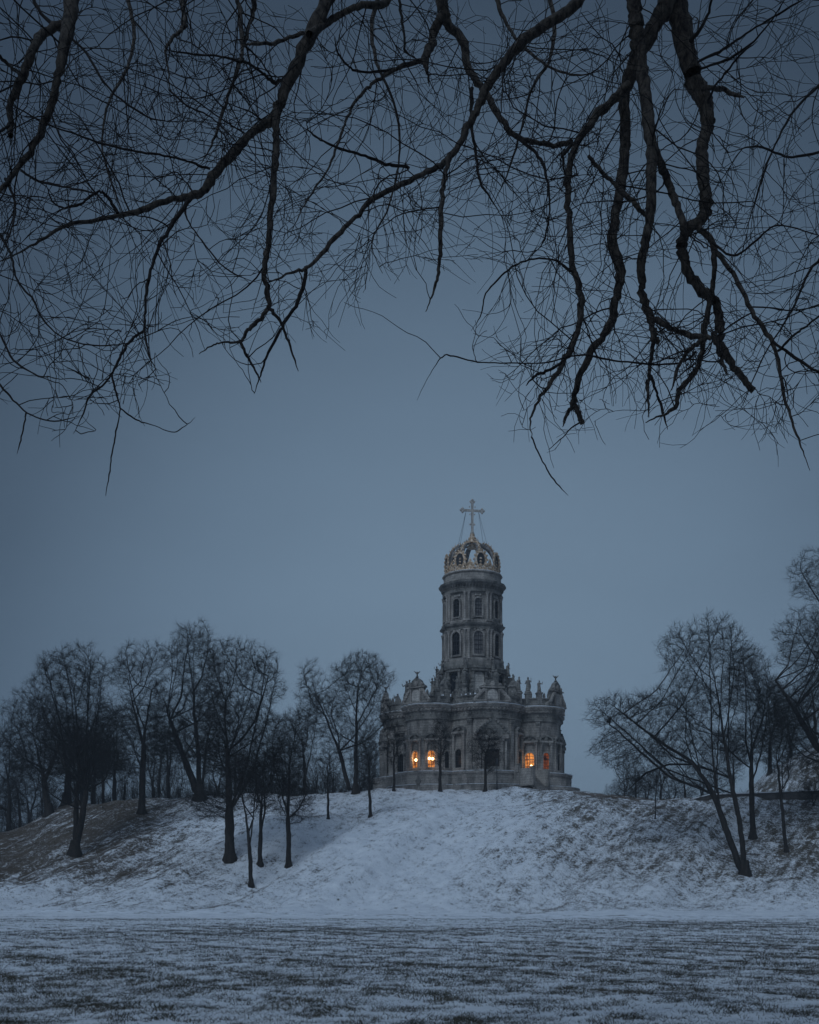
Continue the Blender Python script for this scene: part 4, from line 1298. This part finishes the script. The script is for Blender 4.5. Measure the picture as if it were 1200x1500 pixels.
# each limb: (tree, distance at start, distance at end, [(x, y, width)...]) read off the photo
LIMBS = [
 ('A', 8.6, 8.0, [(108,-30,27),(103,20,21),(96,60,19),(85,110,15),(78,145,13),(62,190,12),(40,228,11),(15,262,9),(-15,295,7)]),
 ('A', 8.5, 8.1, [(100,30,15),(80,40,14),(58,56,14),(42,85,14),(34,112,13),(20,138,12),(14,165,11),(15,198,9)]),
 ('A', 8.1, 8.0, [(18,180,7),(4,190,6),(-14,205,6)]),
 ('A', 8.5, 8.3, [(-18,68,6),(8,90,6),(30,110,7)]),
 ('A', 8.2, 7.6, [(8,262,5),(20,290,5),(22,315,4),(14,345,4),(5,367,3)]),
 ('A', 8.4, 7.9, [(32,250,5),(55,265,5),(100,275,4),(140,282,4)]),
 ('B', 9.6, 8.2, [(492,-30,25),(474,12,23),(452,58,21),(430,105,20),(412,145,18),(402,172,17),(383,184,14),(352,214,15),(320,248,15),(296,280,14),(272,288,12),(235,297,11),(195,312,10),(150,320,8),(100,330,7),(52,357,6),(8,380,5),(-20,386,4)]),
 ('B', 9.2, 8.6, [(406,165,13),(405,205,12),(402,250,11),(397,310,10),(392,360,10),(387,395,10),(392,430,9),(393,449,9),(382,466,8),(362,484,7),(352,500,6),(325,502,5),(308,508,5),(292,519,4)]),
 ('B', 8.6, 8.4, [(352,500,6),(364,525,5),(378,550,4),(383,561,3)]),
 ('B', 8.7, 8.4, [(393,449,7),(410,470,6),(422,500,5),(437,543,4)]),
 ('B', 9.3, 9.9, [(452,52,13),(475,36,11),(500,20,10),(530,8,10),(558,6,12),(580,-12,13)]),
 ('B', 9.3, 9.0, [(412,118,7),(400,120,7),(385,108,5),(368,95,5),(352,90,5),(320,82,4),(290,80,4),(245,74,4)]),
 ('B', 9.3, 9.0, [(446,48,8),(425,55,7),(400,62,7),(372,64,6),(355,66,5)]),
 ('B', 9.8, 8.8, [(345,-25,8),(352,30,8),(355,75,7),(347,105,6),(328,160,6),(315,200,5),(298,235,4),(290,243,4)]),
 ('B', 9.9, 9.6, [(368,-25,13),(373,8,10),(366,35,7),(358,62,7),(352,85,6)]),
 ('B', 9.9, 9.0, [(265,-25,8),(270,28,8),(267,42,7),(250,60,6),(243,76,5),(247,105,4),(248,132,4)]),
 ('B', 9.0, 8.8, [(248,132,4),(275,155,4),(310,172,3),(345,205,3)]),
 ('B', 8.7, 8.3, [(308,248,5),(275,236,4),(240,228,4),(200,222,4),(150,210,4),(110,196,3),(70,182,3),(20,155,3),(-15,135,3)]),
 ('B', 8.4, 8.2, [(172,313,7),(160,292,6),(148,281,5),(135,286,5),(115,300,5),(92,304,4),(76,294,4),(68,270,3)]),
 ('B', 8.5, 7.8, [(277,293,7),(255,325,7),(236,355,7),(224,385,6),(216,420,6),(213,450,5),(213,490,5),(221,525,4),(233,548,3)]),
 ('B', 8.1, 7.4, [(212,484,5),(190,500,5),(178,520,5),(162,550,4),(150,565,4),(132,580,4),(120,610,3),(108,635,3)]),
 ('B', 7.7, 7.3, [(164,548,4),(170,575,4),(176,600,3),(170,632,3),(164,665,3),(160,695,3),(155,726,3)]),
 ('B', 7.6, 7.4, [(176,598,3),(200,615,3),(225,623,2),(252,633,2),(270,625,2),(286,612,2)]),
 ('B', 8.6, 8.2, [(282,290,5),(272,306,4),(276,325,3),(296,352,3),(322,385,3),(345,402,3),(370,412,2)]),
 ('C', 9.8, 8.8, [(872,-32,19),(840,10,17),(800,36,16),(762,64,16),(738,92,15),(716,125,14),(700,158,13),(682,192,12),(660,230,12),(630,250,11),(592,268,10),(548,290,10),(520,318,9),(490,350,9),(452,390,9),(425,401,8),(390,415,6)]),
 ('C', 9.1, 8.8, [(658,232,8),(650,268,8),(647,305,8),(646,345,8),(644,385,7),(640,410,6),(632,435,5),(624,457,4)]),
 ('C', 10.2, 9.9, [(645,-30,20),(650,15,18),(656,35,14),(678,60,14),(684,92,13),(700,122,11),(714,138,10),(732,172,10),(752,198,9),(785,208,8),(815,213,8),(838,207,8)]),
 ('C', 10.1, 9.9, [(648,22,15),(637,45,15),(630,70,15),(622,88,12),(626,108,6),(629,127,4)]),
 ('C', 10.0, 9.0, [(622,88,9),(592,96,7),(562,112,6),(538,130,6),(520,150,6),(505,182,5),(496,208,5),(480,248,4),(462,275,4),(440,312,3),(425,345,3)]),
 ('C', 10.0, 9.6, [(600,95,6),(570,103,5),(530,105,5),(512,98,4),(495,78,4),(490,55,4)]),
 ('C', 9.9, 9.2, [(691,128,7),(691,160,7),(692,190,6),(697,225,6),(703,265,5),(715,285,4),(728,305,3),(739,323,3)]),
 ('C', 9.4, 8.9, [(600,245,6),(565,240,6),(535,228,5),(500,218,5),(470,205,4),(452,190,4),(449,175,3)]),
 ('C', 9.0, 8.8, [(450,390,7),(446,410,7),(438,438,7),(420,470,6),(402,498,6),(390,525,5),(380,555,4),(373,577,3)]),
 ('C', 10.3, 10.0, [(582,-20,6),(588,20,6),(592,50,5),(594,75,5),(610,85,4)]),
 ('E', 9.6, 9.1, [(926,-30,24),(930,15,24),(934,60,23),(942,110,20),(950,170,19),(955,225,18),(954,280,16),(951,330,15),(942,368,15),(940,420,14),(949,455,13),(957,485,10),(964,502,9)]),
 ('E', 9.2, 9.0, [(957,480,9),(955,515,8),(951,545,7),(949,575,6),(951,611,5)]),
 ('E', 9.1, 8.9, [(952,548,6),(962,575,5),(970,600,5),(978,630,3)]),
 ('E', 9.9, 9.3, [(980,-34,30),(978,5,28),(962,32,24),(945,62,24),(928,95,23),(917,135,20),(915,200,18),(913,255,17),(902,310,16),(897,355,16),(909,400,15),(902,440,14),(892,480,14),(868,512,12),(850,550,11),(841,588,9),(848,606,9),(853,621,8)]),
 ('E', 9.3, 9.2, [(842,586,8),(834,602,7),(828,614,6),(825,625,4)]),
 ('E', 9.6, 8.8, [(920,125,15),(895,150,14),(868,175,13),(846,208,12),(835,240,11),(832,285,11),(835,340,11),(840,395,11),(851,440,12),(847,485,11),(828,525,11),(806,562,9),(787,590,8),(777,618,6),(779,640,4)]),
 ('E', 8.9, 8.8, [(822,532,6),(800,545,6),(785,550,5),(770,565,4)]),
 ('E', 8.8, 8.2, [(779,640,3),(790,665,3),(808,698,3),(832,726,2)]),
 ('E', 9.9, 9.4, [(988,-34,32),(996,25,30),(1005,75,27),(1016,118,27),(1032,148,25),(1037,180,22),(1029,215,21),(1030,258,20),(1035,295,19),(1027,322,17),(1006,338,16),(998,362,16),(1008,398,16),(1028,425,15),(1050,445,14),(1055,480,15),(1060,515,13),(1083,548,11),(1103,571,10)]),
 ('E', 9.4, 9.3, [(958,218,13),(974,255,12),(988,290,12),(1000,325,12),(1003,345,12)]),
 ('E', 9.4, 9.0, [(1024,332,9),(1044,358,10),(1047,400,9),(1040,438,9),(1033,478,10),(1030,510,10),(1018,545,9),(996,572,9),(987,598,8),(965,610,7),(945,619,5)]),
 ('E', 9.3, 8.6, [(1046,362,8),(1078,408,8),(1098,450,8),(1124,488,8),(1138,520,7),(1146,565,6),(1160,618,5),(1174,655,4),(1186,689,3)]),
 ('E', 8.9, 8.5, [(1132,500,6),(1160,520,6),(1190,540,5),(1235,560,4)]),
 ('E', 8.8, 8.6, [(1140,515,5),(1165,490,5),(1185,475,4),(1215,450,3)]),
 ('E', 9.1, 8.9, [(1032,498,8),(1010,512,7),(993,540,6),(984,572,4)]),
 ('E', 9.2, 9.2, [(958,468,10),(985,480,9),(1015,493,9),(1045,495,9)]),
 ('E', 9.2, 9.1, [(1046,490,9),(1056,520,8),(1062,540,6),(1067,551,4)]),
 ('E', 9.6, 9.6, [(1030,128,9),(1058,131,9),(1075,138,7),(1092,142,6)]),
 ('E', 9.4, 9.5, [(862,228,7),(880,250,7),(900,270,7),(922,290,9),(945,316,8)]),
 ('E', 9.5, 9.2, [(1012,60,7),(1035,28,6),(1042,0,5),(1045,-25,5)]),
 ('E', 9.5, 8.6, [(1022,90,5),(1060,72,5),(1100,45,4),(1150,15,4),(1200,-15,3)]),
 ('E', 9.5, 8.7, [(1026,100,5),(1070,85,5),(1110,55,4),(1140,15,3),(1160,-20,3)]),
 ('E', 9.5, 9.0, [(1036,150,5),(1052,120,4),(1085,80,4),(1110,60,3)]),
 ('E', 9.2, 8.5, [(1044,355,5),(1075,375,4),(1110,350,4),(1140,330,3),(1200,345,3)]),
 ('E', 9.2, 8.8, [(1020,515,5),(1000,530,4),(960,534,4),(900,528,4),(850,520,4),(800,531,3),(750,532,3),(700,530,3),(660,521,3),(648,523,3),(630,548,2),(611,586,2)]),
 ('E', 9.2, 8.9, [(838,212,7),(824,230,6),(828,255,4),(822,280,4)]),
 ('E', 9.0, 8.5, [(840,400,5),(810,380,4),(770,382,4),(740,400,4),(712,430,3),(705,460,3),(690,485,2)]),
 ('C', 9.7, 9.0, [(755,198,6),(785,225,6),(800,255,5),(805,300,4),(798,350,4),(780,375,3)]),
 ('A', 8.3, 7.4, [(-10,330,5),(15,370,5),(25,410,4),(50,440,4),(58,460,4),(85,490,3),(130,505,3),(180,504,3),(210,495,2)]),
 ('A', 8.1, 7.2, [(-15,450,4),(15,520,4),(45,545,4),(80,560,3)]),
 ('A', 8.0, 7.2, [(-15,545,4),(10,575,4),(40,605,3),(80,617,3),(120,608,2)]),
 ('E', 10.5, 9.4, [(1262,60,7),(1215,110,6),(1165,160,5),(1130,225,4),(1105,300,4),(1090,345,3)]),
 ('E', 10.0, 9.0, [(1270,300,7),(1225,350,6),(1185,400,5),(1160,455,4),(1120,520,3),(1085,600,3)]),
 ('E', 10.2, 9.2, [(1270,180,6),(1220,215,5),(1160,230,5),(1110,215,4),(1060,225,3)]),
 ('C', 10.8, 9.8, [(800,-30,9),(812,30,7),(806,85,6),(780,130,5),(765,185,4),(745,250,4),(722,300,3)]),
 ('C', 10.9, 10.0, [(720,-30,9),(735,20,7),(760,60,6),(800,95,5),(845,110,4),(890,100,3)]),
 ('C', 10.6, 9.6, [(560,-30,9),(545,40,7),(552,90,6),(580,160,5),(585,230,4),(570,300,4),(545,355,3),(560,400,3)]),
 ('B', 10.6, 9.6, [(180,-30,9),(196,35,7),(190,90,6),(160,150,5),(150,215,4),(168,280,4),(190,340,3)]),
 ('A', 9.5, 8.8, [(40,-30,7),(60,20,6),(120,70,5),(160,130,4),(215,170,4),(262,180,3)]),
 ('A', 7.9, 7.5, [(38,605,3),(33,635,3),(25,665,2)]),
]
BASES = {'A': (-7.2, -2.0, 0.42), 'B': (-1.9, -3.2, 0.48), 'C': (2.6, -3.6, 0.46), 'E': (6.6, -2.4, 0.5)}
TL = {'A': 'bare boughs reaching in at the upper left corner of the picture', 'B': 'long bare bough sweeping down leftwards over the left of the sky',
      'C': 'bare tree overhead, its long bough slanting down left across the middle of the sky', 'E': 'thick rough-barked pendulous boughs hanging from above at the upper right'}
def env_low(px):   # how far down the hanging twigs reach
    return np.interp(px, [-100, 0, 90, 200, 300, 400, 470, 560, 640, 700, 760, 900, 1000, 1100, 1200, 1400], [600, 615, 640, 600, 500, 520, 500, 470, 380, 530, 640, 655, 640, 640, 650, 650])
def to_px(P):
    Y = np.maximum(P[..., 1], .5)
    return 600 + F * P[..., 0] / Y, HY - F * (P[..., 2] - EYE) / Y
rng = np.random.default_rng(99)
trees = {}
for key in 'ABCE':
    bx, by, rb = BASES[key]
    e = empty('overhanging_tree', (bx, by, gz(bx, by)))
    tag(e, TL[key], 'tree', None)
    trees[key] = e
    zf = 5.2
    off = np.array([bx, by, gz(bx, by)])
    # trunk behind the camera
    K = 9
    P = np.stack([np.linspace(0, .25 * (1 if bx < 0 else -1), K), np.linspace(0, .2, K), np.linspace(-.4, zf, K)], 1)[None]
    Rr = rb * np.array([1.7, 1.25, 1.05, 1, .97, .94, .92, .92, .95])[None]
    tb = TB(); tb.add(P, Rr, 16, .03)
    tb.build('trunk', M_BARK_NEAR, e)
    fork = off + P[0, -1]
    curves = []; thinP = []
    tw = TB()
    for (kk, y0, y1, pts) in LIMBS:
        if kk != key: continue
        C = catmull(pts, 6)
        n = len(C)
        seg = np.r_[0, np.cumsum(np.hypot(np.diff(C[:, 0]), np.diff(C[:, 1])))]
        f = seg / seg[-1]
        # wander in depth as well as in the picture plane
        Yv = y0 + (y1 - y0) * f + .12 * np.sin(f * 7 + len(pts)) * np.minimum(1, f * 4) * (1 if C[0, 2] > 8 else .5)
        jit = rng.normal(size=(n, 2)) * np.minimum(1.1, C[:, 2:3] * .12)
        X = (C[:, 0] + jit[:, 0] - 600) / F * Yv; Z = EYE + (HY - C[:, 1] - jit[:, 1]) / F * Yv
        P = np.stack([X, Yv, Z], 1); Rr = C[:, 2] * .5 / F * Yv
        # knots
        kn = np.interp(np.arange(n), np.arange(0, n + 3, 3), rng.normal(size=len(np.arange(0, n + 3, 3))) * .07)
        Rr = Rr * (1 + kn + .02 * rng.normal(size=n)) * np.interp(C[:, 2], [0, 5, 14, 30], [.72, .8, .9, 1.0])
        if C[-1, 2] <= 6: Rr *= np.interp(f, [0, .82, 1], [1, .9, .35])
        if pts[0][1] <= -20 or pts[0][0] > 1250 or pts[0][0] < -8:
            # continue out of the frame, over the camera, to the fork of the trunk
            p0 = P[0]; d0 = norm(P[0] - P[3])
            K = 22; q = np.linspace(0, 1, K)[:, None]
            a = fork; b = fork + np.array([0, .8, 3.6]); c = p0 + d0 * 1.6 + np.array([0, -1.2, 1.6]); d = p0
            B = (1 - q) ** 3 * a + 3 * (1 - q) ** 2 * q * b + 3 * (1 - q) * q * q * c + q ** 3 * d
            B[1:-1] += rng.normal(size=(K - 2, 3)) * .04
            r0 = Rr[0] * 1.9 + .02
            P = np.vstack([B[:-1], P]); Rr = np.r_[np.linspace(r0, Rr[0], K)[:-1], Rr]
        wmax = C[:, 2].max()
        if wmax >= 7.5:
            t2 = TB()
            Pl = P - off
            t2.add(Pl[None], Rr[None], 12, .045)
            ob = t2.build('limb', M_BARK_NEAR, e)
        else:
            tw.add((P - off)[None], Rr[None], 6, .06)
        curves.append((P, Rr, wmax, n))
    # secondary shoots, then finer and finer twigs
    def cull(C, Rr, slack=0):
        tx, ty = to_px(C[:, -1])
        mx, my = to_px(C[:, C.shape[1] // 2])
        lim = env_low(tx)
        ok = (ty < lim + slack + rng.normal(size=len(tx)) * 22) & (C[:, :, 1].min(1) > 5.5)
        return C[ok], Rr[ok]
    l2P, l2R = [], []
    for (P, Rr, wm, nt_) in curves:
        L = np.linalg.norm(np.diff(P[-nt_:], axis=0), axis=1).sum()
        tr_ = np.arange(len(P)) >= len(P) - nt_ - 4
        inn = (P[:, 1] > 6.5) & tr_
        Pi, Ri = P[inn], Rr[inn]
        if len(Pi) < 4: continue
        big = wm >= 7.5
        cnt = max(2, int(L * (5.2 if big else 5.4) * {'A': 1.2, 'B': 1.02, 'C': .92, 'E': 1.0}[key]))
        C, R2 = shoots_from(Pi[None], Ri[None], cnt, .5 if big else .4, 2.2 if big else 1.3, 1.0, 12, rng, curl=.14, wander=.17, grav=.03, rs=.42, rmin=.0034, taper=.4)
        R2 = np.minimum(R2, rng.uniform(.003, .0068, (len(R2), 1)) * np.linspace(1, .4, 12)[None])
        C, R2 = cull(C, R2)
        l2P.append(C); l2R.append(R2)
    A2 = np.concatenate(l2P); B2 = np.concatenate(l2R)
    tw.add(A2 - off, B2, 5, .05)
    C3, R3 = shoots_from(A2, B2, int(len(A2) * 3.7), .25, .95, .8, 8, rng, curl=.12, wander=.19, grav=.02, rs=.62, rmin=.0027, taper=.6)
    C3, R3 = cull(C3, R3, 10)
    tw.add(C3 - off, R3, 4)
    C4, R4 = shoots_from(C3, R3, int(len(C3) * 1.5), .10, .42, .75, 5, rng, curl=.2, wander=.08, rs=.8, rmin=.0021, taper=.7)
    C4, R4 = cull(C4, R4, 25)
    tw.add(C4 - off, R4, 3)
    ob = tw.build('twigs', M_TWIG, e)
    tag(ob, kind='stuff')
# ---------------------------------------------------------------- details on the hill
M_WALLD = stone_mat('dark_rubble_masonry', (.12, .11, .105), (.05, .047, .045), .3)
def wall_run():
    p = [(1002, 150.5, .25), (1040, 151.2, 1.15), (1120, 152.5, 1.5), (1200, 153.5, 1.9), (1300, 154, 2.0), (1420, 154, 2.0)]
    V = []; m = MB(); capm = MB()
    prev = None
    pts = []
    for a, b in zip(p[:-1], p[1:]):
        for i in range(10):
            t = i / 10; px = a[0] + (b[0] - a[0]) * t; Y = a[1] + (b[1] - a[1]) * t; h = a[2] + (b[2] - a[2]) * t
            pts.append(((px - 600) / F * Y, Y, h))
    def strip(mm, y0, y1, zlo, zhi):
        P = []
        for x, Y, h in pts:
            g = 13.9 + 0 * x
            top = g + h
            P += [(x, Y + y0, g - 3 if zlo is None else top + zlo), (x, Y + y0, top + zhi), (x, Y + y1, top + zhi), (x, Y + y1, g - 3 if zlo is None else top + zlo)]
        n = len(pts); Fc = []
        for i in range(n - 1):
            for q in range(4): Fc.append((i * 4 + q, i * 4 + (q + 1) % 4, (i + 1) * 4 + (q + 1) % 4, (i + 1) * 4 + q))
        Fc += [(3, 2, 1, 0), tuple((n - 1) * 4 + q for q in range(4))]
        mm.add(P, Fc)
    strip(m, 0, .5, None, 0)
    e = empty('retaining_wall', (0, 0, 0))
    tag(e, 'long low dark stone retaining wall under the snowy mound at the right', 'wall')
    m.build('masonry', M_WALLD, e)
    strip(capm, -.12, .62, .003, .14)
    capm.build('coping', M_SNOWSTONE, e)
wall_run()
# lamp post before the church doorway
lp = hit(728, 1157); lp = lp if lp and lp < 166 else 160.0
X = (728 - 600) / F * lp
e = empty('lamp_post', (X, lp, gz(X, lp)))
tag(e, 'thin unlit lamp post standing on the snow before the church doorway', 'lamp post')
m = MB(); m.lathe([(.16, -.2), (.16, .25), (.1, .35), (.085, .9), (.11, .95), (.11, 1.05), (.06, 1.15), (.05, 3.3)], 10); m.build('pole', M_DARKMETAL, e)
m = MB(); m.lathe([(.05, 3.3), (.16, 3.36), (.24, 3.5), (.2, 3.9), (.02, 4.15)], 8); m.build('lantern', M_DARKMETAL, e)
# urn-like dark bush/sculpture before the left lobe
Y = 163.2; X = (613 - 600) / F * Y
g = gz(X, Y)
m = MB(); m.lathe([(.35, -.4), (.35, .25), (.22, .35), (.18, .8), (.4, 1.15), (.45, 1.4), (.3, 1.55), (.12, 1.75), (.16, 1.95), (.03, 2.1)], 12)
o = m.build('stone_urn', M_STONE_D, None, True); o.location = (X, Y, g)
tag(o, 'dark stone urn before the podium below the two lit windows', 'urn')

# ---- grass tufts: field and slopes
def tufts(name, Xc, Yc, per, h0, h1, spread, w, mat, label, seed, lean=.5):
    rng = np.random.default_rng(seed)
    n = len(Xc)
    X = np.repeat(Xc, per) + rng.normal(size=n * per) * np.repeat(spread, per)
    Yv = np.repeat(Yc, per) + rng.normal(size=n * per) * np.repeat(spread, per)
    Z = ground_z(X, Yv) - .005
    wv = np.repeat(w, per); hv = rng.uniform(h0, h1, n * per) * np.repeat(w / w.min(), per) ** .35
    a = rng.uniform(0, 2 * np.pi, n * per)
    dx, dy = np.cos(a) * wv, np.sin(a) * wv
    lx, ly = rng.normal(size=n * per) * hv * lean, rng.normal(size=n * per) * hv * lean
    V = np.stack([np.stack([X - dx, Yv - dy, Z], 1), np.stack([X + dx, Yv + dy, Z], 1), np.stack([X + lx, Yv + ly, Z + hv], 1)], 1).reshape(-1, 3)
    Fi = np.arange(len(V)).reshape(-1, 3)
    o = mesh_np(name, V, [Fi], mat)
    return tag(o, label, 'grass', kind='stuff')
def density(X, Y, sc=1.0):
    return np.array([mnoise.noise(Vector((x * .5 * sc, y * .5 * sc, 3.1))) * .30 + mnoise.noise(Vector((x * 2.2 * sc, y * 2.2 * sc, 7.7))) * .6 + mnoise.noise(Vector((x * .06, y * .06, 1.7))) * .4 for x, y in zip(X, Y)])
rng = np.random.default_rng(3)
n = 200000
u = rng.random(n)
Yc = 11.5 * (108 / 11.5) ** u
Xc = (Yc + 5) * rng.uniform(-.40, .40, n)
dn = density(Xc, Yc)
ok = dn + rng.normal(size=n) * .27 > .08 + .22 * np.clip((Yc - 35) / 70, 0, 1)
Xc, Yc = Xc[ok], Yc[ok]
tufts('field_grass', Xc, Yc, 5, .022, .070, .014 + Yc * .0016, .0030 + Yc * .00015, M_BLADE, 'short dark winter grass poking through the snow of the field', 4, 1.1)
n = 170000
Yc = rng.uniform(117, 166, n); Xc = Yc * rng.uniform(-.40, .40, n)
gs = grass_share(Xc, Yc)
dn = density(Xc, Yc, .9)
ok = dn * .9 + gs * 1.15 + rng.normal(size=n) * .3 > .74
ok &= ~((np.abs(Xc - CX) < 15) & (Yc > 163))
Xc, Yc = Xc[ok], Yc[ok]
tufts('slope_grass', Xc, Yc, 5, .06, .20, np.full(len(Xc), .10), np.full(len(Xc), .014), M_BLADE2, 'dead brown grass standing through the snow on the hillside', 5, .8)
# ---------------------------------------------------------------- haze: thin even mist over the whole place
M_HAZE = bpy.data.materials.new('haze'); M_HAZE.use_nodes = True
t = M_HAZE.node_tree; t.nodes.clear()
pv = t.nodes.new('ShaderNodeVolumePrincipled')
pv.inputs['Color'].default_value = (.80, .90, 1, 1)
pv.inputs['Density'].default_value = .0005
ou = t.nodes.new('ShaderNodeOutputMaterial')
t.links.new(pv.outputs[0], ou.inputs['Volume'])
hz = MB(); hz.box((0, 800, 40), (3240, 2440, 82))
o = hz.build('haze', M_HAZE)
tag(o, 'thin dusk mist over the field and hill', kind='stuff')
